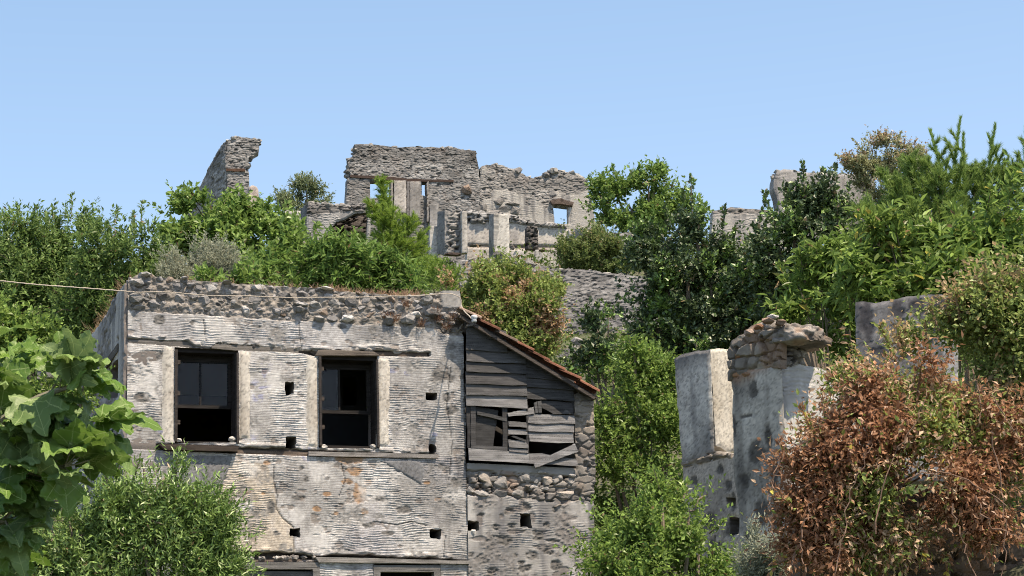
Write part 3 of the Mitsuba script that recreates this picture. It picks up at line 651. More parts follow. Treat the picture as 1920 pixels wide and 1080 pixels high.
part(sw, 'jamb', boxuv(SP, u1 - .02, v0, u1 + .06, v1, -.1, .02), 'mat_wall', (.36, .34, .33))
part(sw, 'pane', boxuv(SP, u0 + .02, v0 + .02, u1 - .03, v1 - .02, -.16, -.16), 'mat_glass')

# shell behind: back wall, right wall, floors and a flat earth roof, so that the rooms stay dark
def quadmesh(*p): return np.array(p), np.array([[0, 1, 2], [0, 2, 3]])
UW = FP.uv(872, 800)[0]; ROOFV = float(band_top(1.0)) - .25
def room(u, v, d): return FP.at(u, v, -d)
def slab(u0, v0, d0, u1, v1, d1):
    b = trimesh.creation.box(); q = b.vertices + .5
    return FP.at(u0 + (u1 - u0) * q[:, 0], v0 + (v1 - v0) * q[:, 1], -(d0 + (d1 - d0) * q[:, 2])), np.array(b.faces)[:, ::-1]
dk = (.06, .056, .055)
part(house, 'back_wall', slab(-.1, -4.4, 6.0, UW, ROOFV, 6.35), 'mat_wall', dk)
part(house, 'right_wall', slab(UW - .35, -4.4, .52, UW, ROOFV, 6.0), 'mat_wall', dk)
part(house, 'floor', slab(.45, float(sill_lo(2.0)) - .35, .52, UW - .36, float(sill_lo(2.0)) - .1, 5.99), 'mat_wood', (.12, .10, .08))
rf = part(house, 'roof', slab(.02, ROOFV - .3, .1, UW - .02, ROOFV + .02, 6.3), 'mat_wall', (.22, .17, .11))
# a partition with a doorway inside the second room
dw = FP.uvs([(640, 705), (672, 705), (672, 842), (640, 842)], -2.6)
D2 = Plane(655, 705, 33.0, 19); dd = D2.uvs([(642, 706), (671, 706), (671, 760), (642, 760)])
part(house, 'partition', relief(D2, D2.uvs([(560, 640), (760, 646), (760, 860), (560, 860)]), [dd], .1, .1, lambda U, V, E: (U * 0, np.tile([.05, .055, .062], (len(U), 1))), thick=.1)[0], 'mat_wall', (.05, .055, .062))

def lumber(parent, name, pl, px, o0, o1, col=(.16, .145, .13), tilt=0.0, jit=.004, seed=0, label=None):
    return part(parent, name, prism(pl, pl.uvs(px), o0, o1, tilt, jit, seed), 'mat_wood', np.asarray(col) * (.8 + .4 * np.random.default_rng(seed + 5).random()), label=label)
# beams in the grooves of the wall
lumber(house, 'lintel', FP, [(241, 637), (352, 641), (366, 652), (330, 651), (242, 645)], -.06, .0, (.17, .16, .15), seed=1)
lumber(house, 'lintel', FP, [(400, 645), (560, 653), (560, 662), (440, 657), (396, 653)], -.06, .0, (.2, .185, .17), seed=2)
lumber(house, 'lintel', FP, [(580, 658), (800, 661), (802, 668), (590, 667)], -.062, -.02, (.15, .115, .09), seed=3)
lumber(house, 'lintel', FP, [(597, 655), (700, 660), (712, 667), (590, 667)], -.018, .03, (.2, .17, .145), seed=30)
lumber(house, 'sill_beam', FP, [(446, 843), (590, 848), (590, 855), (446, 850)], -.05, -.015, (.14, .11, .09), seed=4)
lumber(house, 'sill_beam', FP, [(578, 847), (820, 852), (818, 860), (578, 855)], -.05, .035, (.26, .245, .235), seed=5)
lumber(house, 'sill_beam', FP, [(296, 834), (446, 838), (442, 848), (308, 845)], -.05, .10, (.075, .06, .05), seed=6)
lumber(house, 'lower_beam', FP, [(590, 1045), (690, 1047), (878, 1052), (878, 1058), (740, 1056), (597, 1055)], -.06, .05, (.34, .325, .31), seed=7)
lumber(house, 'lower_beam', FP, [(430, 1050), (598, 1048), (598, 1055), (430, 1057)], -.12, -.02, (.15, .12, .10), seed=8)
# smooth plaster bands framing the upper windows
band_fn = lambda s: smooth_plaster((.60, .57, .52), s, dark=(.34, .29, .24), amt=.5, bump=.008)
for i, q in enumerate([[(305, 649), (326, 650), (326, 832), (303, 834)], [(448, 658), (470, 660), (468, 822), (449, 822)], [(573, 666), (596, 668), (596, 838), (574, 838)], [(709, 670), (731, 673), (730, 838), (708, 838)]]):
    m, c = relief(FP, FP.uvs(q), [], .02, .02, band_fn(60 + i), thick=.02, back=False, rough=.008, seed=i)
    m = (m[0] + FP.n * .022, m[1]); part(house, 'plaster_band', m, 'mat_wall', c, smooth=True)
# smooth grey raised patches under the windows
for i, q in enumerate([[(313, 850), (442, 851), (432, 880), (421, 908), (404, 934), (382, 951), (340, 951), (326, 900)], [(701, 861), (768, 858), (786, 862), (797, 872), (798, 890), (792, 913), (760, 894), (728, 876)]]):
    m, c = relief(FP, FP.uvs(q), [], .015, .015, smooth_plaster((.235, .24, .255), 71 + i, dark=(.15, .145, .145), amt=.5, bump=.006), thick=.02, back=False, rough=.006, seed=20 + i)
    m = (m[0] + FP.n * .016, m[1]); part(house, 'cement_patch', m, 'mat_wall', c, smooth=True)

def window(key, pts, parent=house, panes=True, shut='none', depth=.22):
    q = WIN[key]; (ul, vl), (ur, vr) = q.min(0), q.max(0)
    dark = (.03, .026, .024)
    w = part(parent, 'window', merge([boxuv(FP, ul + .0, vl, ul + .05, vr, -.28, -.06), boxuv(FP, ur - .05, vl, ur - .0, vr, -.28, -.06), boxuv(FP, ul + .05, vr - .06, ur - .05, vr, -.28, -.06), boxuv(FP, ul + .05, vl, ur - .05, vl + .05, -.28, -.04)]), 'mat_wood', dark)
    return w, ul, vl, ur, vr
for key in 'ab':
    w, ul, vl, ur, vr = window(key, None)
    q = WIN[key]; dark = (.03, .026, .024)
    mid = vl + (vr - vl) * .43; sl, sr = ul + .05, ur - .05; cx = sl + (sr - sl) * (.46 if key == 'a' else .42)
    sash = part(w, 'sash', merge([boxuv(FP, sl, mid - .03, sr, mid + .02, -.33, -.29), boxuv(FP, sl, vr - .16, sr, vr - .06, -.33, -.29), boxuv(FP, sl, mid + .02, sl + .04, vr - .16, -.33, -.29), boxuv(FP, sr - .05, mid + .02, sr, vr - .16, -.33, -.29), boxuv(FP, cx - .012, mid + .02, cx + .012, vr - .16, -.33, -.29)]), 'mat_wood', (.035, .031, .03))
    part(w, 'pane', boxuv(FP, sl + .04, mid + .02, cx - .012, vr - .16, -.312, -.312), 'mat_glass')
    if key == 'a': part(w, 'pane', boxuv(FP, cx + .012, mid + .02, sr - .05, vr - .16, -.312, -.312), 'mat_glass')
    # shutters folded out, seen almost edge on
    s1 = part(w, 'shutter', boxuv(FP, ul + .005, vl + .03, ul + (.045 if key == 'a' else .04), vr - .04, -.05, .03 if key == 'a' else .05, jit=.003), 'mat_wood', (.05, .044, .04))
    s2 = part(w, 'shutter', boxuv(FP, ur - .035, vl + .02, ur - .004, vr - .06, -.05, .05, jit=.003), 'mat_wood', (.06, .053, .05))
    for fr in (.2, .5, .82):
        part(s1, 'hinge', boxuv(FP, ul + .046, vl + (vr - vl) * fr, ul + .085, vl + (vr - vl) * fr + .06, -.04, .02), 'mat_wood', (.08, .065, .055))
for x, y, r, c in [(336, 825, .05, .5), (437, 824, .07, .36), (608, 838, .055, .5), (700, 838, .06, .3)]:
    u, v = FP.uv(x, y); st_ = thing('loose_stone', {336: 'pale stone on the left end of the left upper window sill', 437: 'grey stone on the right end of the left upper window sill', 608: 'pale stone on the left end of the right upper window sill', 700: 'dark grey stone on the right end of the right upper window sill'}[x], 'stone')
    m = boulder(FP.at(u, v + .0, -.02), [r, .05, r * .75], rng, axes, 20); scene[st_] = mikit.ply(unweld(m), 'mat_stone', uv=pack(np.array([1, .96, .9]) * c, len(unweld(m)[0])))
for key in 'cd':
    q = WIN[key]; (ul, vl), (ur, vr) = q.min(0), q.max(0); vr -= .02
    g = (.21, .205, .20)
    w = part(house, 'window', merge([boxuv(FP, ul + .01, vr - .10, ur - .01, vr, -.12, .02), boxuv(FP, ul + .01, vl, ul + .11, vr - .10, -.12, .018), boxuv(FP, ur - .11, vl, ur - .01, vr - .10, -.12, .018)]), 'mat_wood', g)
    if key == 'c':
        part(w, 'rail', boxuv(FP, ul + .11, vr - .19, ur - .11, vr - .125, -.1, -.03), 'mat_wood', (.15, .145, .145))
        for k in range(4):
            u = ul + .22 + k * (ur - ul - .36) / 3; part(w, 'bar', boxuv(FP, u - .035, vl, u + .035, vr - .19, -.1, -.04), 'mat_wood', (.12, .115, .115))
        for k in range(3):
            u = ul + .22 + k * (ur - ul - .36) / 3; part(w, 'panel', boxuv(FP, u + .04, vl, u + (ur - ul - .36) / 3 - .04, vr - .19, -.1, -.08), 'mat_wood', (.14, .10, .085))
    else:
        part(w, 'board', boxuv(FP, ul + .11, vl, ur - .11, vr - .16, -.11, -.08), 'mat_wood', (.07, .04, .032))

# ------------------------------------------------------------------ the wooden lean-to beside the house
annex = thing('wooden_lean_to', 'lean to of weathered dark boards under a sloping red tile roof with rubble wall below', 'shed')
AP = Plane(873, 720, P(873, 720, 31.62)[1], 19)
zp = lambda l: [(840 + x / 3.175, 560 + y / 3.175) for x, y in l]       # measured in an enlargement of the photograph
gd = lambda k: np.random.default_rng(k).random()
def plank(zx, o, seed, tone=1.0, tilt=.025, th=.022, name='board', label=None, jit=.009):
    return part(annex, name, prism(AP, rough_poly(AP.uvs(zp(zx)), jit, .11, seed), o, o + th, tilt * 1.5), 'mat_wood', np.array([.088, .088, .09]) * tone ** 1.4 * (.75 + .5 * gd(seed)), label=label)  # tone mixes weathering with roof shade above and sunlight on the lower boards
left = [(195, 312, 252, 332), (252, 378, 318, 395), (318, 440, 385, 456), (380, 514, 448, 522), (436, 577, 512, 587), (510, 640, 577, 657)]
rows = [(150, 312, 200, 332), (300, 378, 322, 395), (370, 440, 388, 456), (432, 514, 448, 522), (506, 577, 514, 587), (570, 640, 578, 660)]
for i, (yl0, yl1, yr0, yr1) in enumerate(rows):
    xr = 450 + 3 * i if i else 340; s = (yr1 - yl1) / 350
    plank([(100, yl0), (xr, yr0), (xr, yl1 + s * (xr - 100)), (100, yl1)], .02 + .006 * (6 - i) * .5, 100 + i, 1.0 + .8 * (i == 5))
plank([(95, 85), (270, 185), (330, 250), (95, 185)], .012, 110, .9)
plank([(97, 188), (105, 180), (283, 262), (276, 275)], .05, 111, 1.25, 0, .03, 'batten')
for i, (a, b, c, d) in enumerate([(330, 400, 455, 470), (395, 462, 452, 492), (458, 530, 480, 550), (525, 600, 546, 617)]):
    if i == 0: q = [(452, 335), (640, 440), (700, 500), (452, 405)]
    elif i == 1: q = [(455, 398), (720, 470), (735, 505), (455, 472)]
    else: q = [(457, a), (742, c), (744, d), (459, b)]
    plank(q, .012 + .006 * (3 - i), 120 + i, .8)
plank([(548, 606), (735, 620), (735, 690), (620, 692), (590, 672), (556, 655)], .01, 130, .8)
plank([(505, 622), (523, 615), (527, 684), (512, 684)], .03, 131, 1.3, 0, .03, 'batten')
plank([(526, 615), (548, 612), (552, 682), (531, 684)], .034, 132, 1.4, 0, .03, 'batten')
plank([(460, 684), (745, 700), (747, 752), (660, 748), (560, 752), (468, 744)], .02, 133, 1.6)
plank([(672, 690), (690, 660), (722, 690)], .045, 139, 1.3, 0)
plank([(467, 742), (745, 752), (742, 800), (470, 796)], .026, 134, 1.7)
plank([(470, 798), (735, 795), (738, 862), (640, 866), (476, 856)], .032, 135, 2.1)
plank([(470, 925), (550, 920), (690, 950), (762, 958), (764, 1000), (620, 992), (474, 985)], .02, 136, 2.2)
plank([(500, 985), (742, 868), (764, 918), (742, 925), (508, 1012)], .07, 137, 2.2, 0, .03, 'loose_board', 'loose board hanging aslant over the gap')
plank([(115, 892), (300, 905), (472, 922), (472, 985), (116, 966)], .03, 138, 2.1)
# boarded window at the left
for k, (q, o, t, n) in enumerate([([(106, 632), (128, 632), (130, 886), (116, 888)], .0, .8, 'post'), ([(128, 640), (160, 640), (161, 880), (131, 884)], .012, .9, 'post'), ([(318, 652), (346, 655), (350, 912), (322, 888)], .02, .85, 'post'),
                                 ([(165, 645), (297, 668), (268, 882), (160, 872)], -.02, .62, 'leaning_board'), ([(165, 675), (340, 712), (340, 734), (166, 694)], .03, 1.0, 'batten'), ([(130, 874), (345, 886), (345, 912), (130, 892)], .03, 1.1, 'rail'), ([(456, 640), (470, 640), (475, 985), (462, 985)], .035, .95, 'post'), ([(720, 555), (745, 560), (745, 870), (735, 860)], .0, .7, 'post')]):
    plank(q, o, 150 + k, t, 0, .03, n)
for k, (q, t) in enumerate([([(346, 686), (500, 650), (505, 690), (350, 708)], 1.2), ([(352, 732), (462, 740), (462, 772), (352, 766)], 1.0), ([(352, 778), (462, 782), (462, 816), (352, 812)], 1.25), ([(352, 842), (466, 850), (466, 898), (354, 888)], 1.25), ([(354, 890), (466, 900), (466, 922), (356, 914)], .9)]):
    plank(q, .025, 170 + k, t * 1.55)
plank([(365, 822), (385, 818), (458, 848), (450, 858)], .05, 180, 1.0, 0, .02, 'batten')
# dark inside
AU0, AU1 = AP.uv(872, 700)[0], AP.uv(1112, 760)[0]
gz = AP.uv(900, 1130)[1]
AV = lambda x, y: AP.uv(*zp([(x, y)])[0])[1]
def aslab(u0, v0, d0, u1, v1, d1):
    b = trimesh.creation.box(); q = b.vertices + .5
    return AP.at(u0 + (u1 - u0) * q[:, 0], v0 + (v1 - v0) * q[:, 1], -(d0 + (d1 - d0) * q[:, 2])), np.array(b.faces)[:, ::-1]
_ra, _rb = AP.uvs(zp([(92, 72)]))[0], AP.uvs(zp([(905, 566)]))[0]
part(annex, 'back_wall', prism(AP, [(AU0 + .02, gz), (AU1, gz), (AU1, _rb[1] - .02), (_ra[0] + .02, _ra[1] - .1)], -3.85, -3.6), 'mat_wall', (.07, .065, .06))
part(annex, 'floor', aslab(AU0 + .02, AV(300, 1010) - .15, .4, AU1, AV(300, 1010) - .02, 3.6), 'mat_wood', (.10, .085, .07))
part(annex, 'end_wall', aslab(AU1 - .25, gz, .42, AU1 + .1, AV(860, 600), 3.6), 'mat_wall', (.2, .19, .18))
# rubble and plaster wall below the boards, with the plain pier at its right end
wall_px = [(876, 868), (960, 872), (1080, 878), (1076, 740), (1085, 735), (1100, 738), (1113, 742), (1116, 880), (1113, 1000), (1110, 1135), (879, 1135)]
rub_lo = line(AP, [(876, 924), (940, 930), (1000, 940), (1060, 942), (1120, 940)])
rub_hi = line(AP, [(876, 880), (960, 884), (1060, 892), (1120, 892)])
pier_u = AP.uv(1076, 860)[0]
hol = [quad_hole(AP, 986, 976, 9, 13, 40), quad_hole(AP, 889, 984, 9, 9, 41)]
pk = to_uv(AP, [(1000, 1040, 14, 9), (920, 1010, 12, 7), (960, 985, 10, 6), (1060, 980, 10, 12), (1050, 1000, 12, 10), (900, 965, 10, 5), (955, 960, 14, 7), (985, 1065, 14, 8), (1045, 1060, 14, 10), (925, 1070, 12, 6), (946, 1012, 20, 13), (1010, 1003, 13, 12), (1026, 985, 9, 6), (1040, 1014, 16, 5), (904, 1050, 16, 10), (930, 988, 9, 6), (906, 940, 7, 6), (884, 1040, 5, 6), (965, 1042, 6, 4), (988, 950, 9, 8), (1040, 955, 8, 6), (1030, 1036, 14, 6), (978, 1055, 8, 4)])
rock = masonry(.15, .085, 33, stone=(.29, .275, .26), mortar=(.31, .285, .255), relief_h=.05, stain=(.15, .14, .135), rust=.35)
pier_rock = masonry(.20, .13, 37, stone=(.25, .23, .205), mortar=(.27, .25, .225), relief_h=.03, stain=(.11, .11, .11), rust=.3)
def annex_wall(U, V, E):
    hr, cr = rock(U, V, E)
    h, lip = trowel(U, V, 15); c = lerp((.24, .236, .236), (.47, .46, .45), sm(.35, .65, weather(U, V, 15))) * (.75 + .5 * nfbm(p3(U, V, 15, 1), 3, 5))[:, None] * (.85 + .15 * lip)[:, None]
    c = lerp(c, np.array([.17, .17, .18]), .8 * sm(.48, .62, streaks(U, V, 9)))
    d = spots(U, V, pk, 9); pits = nfbm(p3(U, V, 30, 5), 3, 5)
    c = lerp(c, np.array([.14, .135, .13]) * (.5 + pits)[:, None], d); h = h * (1 - d) + d * (-.035 + .05 * pits)
    s = sm(.72, .78, nz(np.stack([U * 6, V * 9, U * 0], 1), 45)); c = lerp(c, np.array([.17, .15, .14]), s * .7); h -= .012 * s
    rag = .12 * (nfbm(p3(U, V, 6, 4), 3, 2) - .5)
    m = sm(-.02, .02, V - rub_lo(U) + rag); pk_ = sm(.52, .62, weather(U, V, 53, 3.0)); c = lerp(c, np.array([.22, .21, .205]) * (.45 + 1.1 * pits)[:, None], pk_ * .75); h = h * (1 - pk_) + pk_ * (-.012 + .035 * pits)
    h, c = h * (1 - m) + (hr - .05) * m, lerp(c, cr, m)
    top = sm(-.01, .01, V - rub_hi(U)) * (U < pier_u); c = lerp(c, np.array([.31, .30, .29]) * (.6 + .8 * weather(U, V, 6, 3))[:, None], top); h = h * (1 - top) + top * .01 * pits
    pier = sm(-.02, .02, U - pier_u + .3 * rag) * sm(-.05, .05, V - rub_hi(U) + .3)
    pc = lerp((.20, .19, .18), (.31, .27, .225), sm(.4, .6, weather(U, V, 41, 2))) * (.7 + .6 * nfbm(p3(U, V, 12, 1), 3, 6))[:, None]
    hp, cp_ = pier_rock(U, V, E); c = lerp(c, .65 * pc + .35 * cp_, pier); h = h * (1 - pier) + pier * hp
    rr = sm(AP.uv(1070, 1000)[0], AP.uv(1100, 1000)[0], U + .6 * rag) * (1 - pier); c = lerp(c, np.array([.13, .135, .145]), rr * sm(.3, .6, streaks(U, V, 31)))
    return h, c
m, c = relief(AP, AP.uvs(wall_px), hol, .022, .011, annex_wall, thick=.4, back=False, reveal=(.15, .14, .13))
aw = part(annex, 'base_wall', m, 'mat_wall', c, smooth=True)
rng = np.random.default_rng(21); aax = np.array([AP.u, AP.n, AP.v])
for x, y, w, hh, k, wm in [(1026, 900, .24, .19, .42, 1), (1006, 903, .09, .09, .36, 0), (1050, 895, .14, .09, .34, 0), (1005, 913, .2, .07, .4, 0), (1022, 916, .13, .08, .36, 0), (985, 897, .25, .17, .28, 0), (1010, 928, .26, .16, .2, 1), (1055, 926, .42, .2, .36, 1), (972, 924, .24, .13, .34, 0), (940, 905, .3, .2, .27, 0), (908, 900, .36, .24, .34, 1), (905, 925, .28, .14, .32, 0), (940, 926, .26, .15, .2, 0), (1072, 905, .2, .16, .3, 0), (1072, 890, .2, .1, .33, 0), (884, 918, .14, .13, .27, 0), (1020, 885, .26, .07, .4, 0), (889, 998, .14, .09, .5, 0), (1046, 948, .2, .06, .25, 1), (990, 912, .12, .07, .3, 1)]:
    u, v = AP.uv(x, y); b = unweld(boulder(AP.at(u, v, -.035), [w * .52, .08, hh * .52], rng, aax, 18)); part(aw, 'stone', b, 'mat_stone', np.array([1.05, .95, .85] if wm else [1, .97, .94]) * k)
# tiled roof: slope runs down to the right, eaves boards, barrel tiles in rows
r0, r1 = AP.uvs(zp([(92, 70)]), .24)[0], AP.uvs(zp([(900, 562)]), .24)[0]
sl = r1 - r0; SL = np.linalg.norm(sl); sdir = sl / SL; sn = np.array([-sdir[1], sdir[0]])
OV = .24
def rpt(s, t, h): return AP.at(r0[0] + sdir[0] * s + sn[0] * h, r0[1] + sdir[1] * s + sn[1] * h, OV - t)
def rbox(s0, t0, h0, s1, t1, h1):
    b = trimesh.creation.box(); q = b.vertices + .5
    return rpt(s0 + (s1 - s0) * q[:, 0], t0 + (t1 - t0) * q[:, 1], h0 + (h1 - h0) * q[:, 2]), np.array(b.faces)
part(annex, 'roof_deck', rbox(.0, .06, -.075, SL + .02, 3.8, -.05), 'mat_wood', (.10, .085, .07))
for k, (t0, t1) in enumerate([(.02, .07), (.28, .36), (1.5, 1.6), (3.0, 3.1)]): part(annex, 'rafter', rbox(.0, t0, -.19 if k else -.12, SL - .02, t1, -.078), 'mat_wood', (.10, .085, .075))
rng = np.random.default_rng(8); TW, TL = .20, .36
for j in range(8):
    for i in range(int(round(SL / (TL * .82)))):
        s0 = i * TL * .82 - .02; dl = rng.normal() * .03; yaw = rng.normal() * .08; lift = .03 * rng.random()
        if j > 0 and rng.random() < .05: continue
        n = 9; g = np.linspace(0, np.pi, n); v = []
        for e, (ds, rr) in enumerate([(0, .098), (TL, .112)]):
            for inn in (0, .016):
                v.append(np.stack([np.full(n, s0 + ds + dl) , j * TW + .09 + np.cos(g) * (rr - inn) + yaw * ds, np.sin(g) * (rr - inn) * .60 - .05 + (.03 if e == 0 else .055) + lift], 1))
        V3 = np.vstack(v); F = []
        for k in range(n - 1):
            a, b, cc, d = k, n + k, 2 * n + k, 3 * n + k
            F += [[a, a + 1, cc + 1], [a, cc + 1, cc], [b, d + 1, b + 1], [b, d, d + 1], [a, b, b + 1], [a, b + 1, a + 1], [cc, cc + 1, d + 1], [cc, d + 1, d]]
        for k in (0, n - 1): F += [[k, 2 * n + k, 3 * n + k], [k, 3 * n + k, n + k]]
        tone = .6 + .7 * rng.random()
        part(annex, 'roof_tile', (rpt(V3[:, 0], V3[:, 1], V3[:, 2]), np.array(F)), 'mat_stone', np.array([.17, .08, .052] if rng.random() < .7 else [.20, .15, .12]) * tone)

# ------------------------------------------------------------------ the cable and its insulator
cab = thing('overhead_cable', 'thin white cable strung from the left edge across the house top to the lean to', 'cable')
pts_px = [(-40, 521, 25), (60, 532, 26.5), (130, 538, 28), (240, 546, 29.8), (262, 549, 29.75), (330, 549, 29.95), (400, 555, 30.1), (470, 556, 30.3), (560, 557, 30.6), (660, 559, 30.95), (710, 557, 31.1), (780, 554, 31.3), (815, 551, 31.4), (845, 549, 31.42), (864, 557, 31.45), (866, 575, 31.4), (873, 586, 31.2), (884, 598, 30.95)]
cp = np.array([FP.at(*FP.uv(x, y, .10), .10) if 236 < x < 870 else P(x, y, Y) for x, y, Y in pts_px]); tt = np.linspace(0, len(cp) - 1, 90)
cc = np.stack([np.interp(tt, range(len(cp)), cp[:, k]) for k in range(3)], 1); cc = np.vstack([cc[:1], (cc[:-2] + cc[1:-1] + cc[2:]) / 3, cc[-1:]])
cc += (np.stack([nz(np.c_[tt * .9, tt * 0, tt * 0 + k], 3) for k in range(3)], 1) - .5) * .02
part(cab, 'wire', tube(cc, .0078, 6), 'mat_plain', (.42, .37, .31))
c0 = P(889, 598, 30.9); el = trimesh.creation.revolve(np.array([[0, -.05], [.035, -.05], [.04, -.02], [.03, -.01], [.045, .01], [.05, .035], [.035, .055], [0, .06]]), sections=16); el.apply_translation(c0)
part(cab, 'insulator', el, 'mat_plain', (.55, .56, .58), smooth=True)
part(cab, 'hook', tube([c0 + [0, .0, -.05], c0 + [-.03, .02, -.09], c0 + [-.11, .05, -.085], c0 + [-.13, .25, -.07]], .012, 6), 'mat_plain', (.1, .095, .09))

# ------------------------------------------------------------------ ruined walls at the right
pier = thing('plaster_pier', 'grey plastered wall end with a bright cream right side left of the tall ruined pillar', 'ruined wall')
LP = Plane(1330, 760, 31.5, -47); RP = Plane(1330, 760, 31.5, 43)
def rw(parent, name, pl, px, fn, du=.025, thick=.3, rough=.012, seed=1, back=True, holes=(), smooth=True, reveal=None):
    m, c = relief(pl, pl.uvs(px), holes, du, du * .8, fn, thick=thick, back=back, rough=rough, seed=seed, reveal=reveal); return part(parent, name, m, 'mat_wall', c, smooth=smooth)
ytop = LP.uv(1300, 665)[1]
rw(pier, 'left_face', LP, [(1262, 672), (1275, 664), (1300, 660), (1312, 656), (1330, 655), (1337, 848), (1300, 860), (1277, 868)], smooth_plaster((.60, .575, .53), 5, dark=(.085, .085, .095), top=(ytop - .35, ytop + .1), amt=.75), thick=.03, rough=.022, seed=1, back=False)
rw(pier, 'right_face', RP, [(1334, 655), (1345, 653), (1384, 656), (1390, 845), (1366, 848), (1352, 838), (1344, 836)], smooth_plaster((.58, .55, .49), 6, dark=(.36, .31, .24), amt=.7), thick=.27, seed=2)
rw(pier, 'lower_wall', LP, [(1279, 876), (1310, 866), (1345, 855), (1400, 850), (1402, 1140), (1288, 1140)], smooth_plaster((.52, .47, .415), 7, dark=(.10, .095, .09), amt=.7, sp=to_uv(LP, [(1368, 990, 14, 30), (1375, 945, 9, 22), (1330, 980, 20, 18), (1300, 900, 12, 10), (1350, 880, 12, 10), (1365, 910, 10, 14), (1340, 1040, 26, 30)], 1 / 130)), thick=.4, seed=3, holes=[quad_hole(LP, 1374, 985, 9, 16, 71), quad_hole(LP, 1368, 942, 8, 9, 72)])
rw(pier, 'ledge', LP, [(1277, 868), (1310, 858), (1340, 846), (1372, 850), (1372, 858), (1312, 868), (1282, 877)], masonry(.2, .1, 9, stone=(.22, .19, .16), relief_h=.05), thick=.25, seed=4, smooth=False)
pil = thing('ruined_pillar', 'tall plastered pillar with exposed orange stones and a broken overhanging top', 'ruined pillar')
L2 = Plane(1462, 800, 26.6, -45); R2 = Plane(1462, 800, 26.6, 45)
yt = L2.uv(1400, 720)[1]
rw(pil, 'left_face', L2, [(1368, 708), (1372, 704), (1400, 692), (1440, 686), (1462, 690), (1474, 900), (1483, 1140), (1395, 1140), (1384, 960), (1376, 900), (1370, 780), (1372, 740)], smooth_plaster((.55, .51, .455), 8, dark=(.085, .078, .072), amt=.8, rust=(yt - .02, yt + .25), sp=to_uv(L2, [(1440, 820, 10, 36), (1418, 850, 22, 26), (1412, 735, 14, 26), (1400, 780, 24, 5), (1450, 880, 12, 40), (1395, 900, 16, 20), (1430, 960, 26, 30), (1376, 800, 7, 30), (1410, 1030, 24, 40), (1460, 990, 14, 50)], 1 / 150)), thick=.03, rough=.022, seed=5, back=False)
p_tr = lambda s: (lambda U, V, E: (trowel(U, V, s, .055, .016)[0] - .02 * (1 - sm(0, .05, E)), lerp((.36, .35, .345), (.54, .53, .51), sm(.3, .65, weather(U, V, s, 2))) * (.8 + .35 * nfbm(p3(U, V, 14, 2), 3, s))[:, None]))
rw(pil, 'right_face', R2, [(1467, 690), (1490, 680), (1545, 692), (1580, 705), (1640, 730), (1640, 1140), (1488, 1140), (1479, 900)], p_tr(13), thick=.5, seed=6, du=.02)
rng = np.random.default_rng(31); pax = np.array([L2.u, L2.n, L2.v])
def rocks(parent, pl, lst, rng, name='stone', n=24, ins=.0):
    ax = np.array([pl.u, pl.n, pl.v])
    for x, y, w, hh, col in lst:
        u, v = pl.uv(x, y); dd = min(w, .34) * .5
        part(parent, name, unweld(boulder(pl.at(u, v, ins - dd * .5), [w * .5, dd, hh * .5], rng, ax, n)), 'mat_stone', col)
o, g, d = (.40, .22, .125), (.33, .30, .275), (.19, .17, .16)
rw(pil, 'broken_top', L2, [(1368, 716), (1366, 690), (1364, 655), (1372, 640), (1388, 630), (1398, 620), (1412, 612), (1428, 604), (1446, 600), (1464, 604), (1468, 640), (1466, 692), (1430, 690), (1400, 698)], masonry(.24, .13, 38, stone=(.27, .24, .21), mortar=(.24, .215, .19), relief_h=.06, tone=.3, stain=(.12, .11, .10), rust=.42), du=.02, thick=.10, rough=.03, seed=35, smooth=False)
rw(pil, 'broken_side', R2, [(1466, 604), (1482, 612), (1506, 632), (1514, 660), (1506, 676), (1490, 684), (1468, 692)], masonry(.24, .12, 39, stone=(.23, .215, .20), mortar=(.19, .175, .16), relief_h=.07, tone=.3, stain=(.09, .085, .08), rust=.25), du=.02, thick=.4, rough=.03, seed=36, smooth=False)
rocks(pil, L2, [(1384, 668, .2, .11, o), (1378, 703, .16, .09, (.34, .2, .12)), (1400, 652, .22, .09, (.3, .25, .2)), (1398, 702, .16, .08, (.3, .18, .11))], rng, ins=.0)
rocks(pil, R2, [(1474, 686, .2, .05, g), (1502, 681, .26, .05, (.36, .34, .32))], rng, ins=-.02)
# the overhanging lump of mortar and stone on top
cap = P(1492, 645, 26.75); lump = trimesh.creation.icosphere(subdivisions=5); v = np.array(lump.vertices)
v = v * [.44, .42, .27]; v[:, 2] = np.where(v[:, 2] < -.02, -.02 + v[:, 2] * .12, v[:, 2]) ; v[:, 0] = v[:, 0] * (1 + .0 * v[:, 2])
v += unit(v) * ((np.abs(nfbm(v * 3.2 + 3, 4) - .5) - .15) * .5 + (nfbm(v * 14, 3) - .5) * .06)[:, None]
ct = lerp((.13, .115, .10), (.29, .27, .25), sm(.35, .65, nfbm(v * 5, 3))); ct = lerp(ct, np.array([.30, .19, .12]), .5 * sm(.5, .66, nfbm(v * 3.3 + 9, 3))); ct = ct * (.6 + .7 * nfbm(v * 18, 3))[:, None]
part(pil, 'overhang', (v + cap, np.array(lump.faces)), 'mat_wall', ct, smooth=True)
CP = Plane(1460, 640, 26.5, 5)
rocks(pil, CP, [(1446, 597, .16, .075, (.50, .48, .46)), (1437, 604, .18, .09, (.28, .2, .15)), (1402, 627, .16, .10, (.28, .22, .18)), (1388, 634, .10, .06, (.38, .34, .30)), (1462, 607, .18, .09, (.22, .16, .12)), (1420, 616, .14, .08, (.28, .16, .10))], rng, ins=.12)
frag = thing('grey_wall_fragment', 'dark grey plastered wall fragment rising behind the brambles at the right', 'ruined wall')
GP = Plane(1700, 620, 24, -8)
gt = GP.uv(1700, 570)[1]
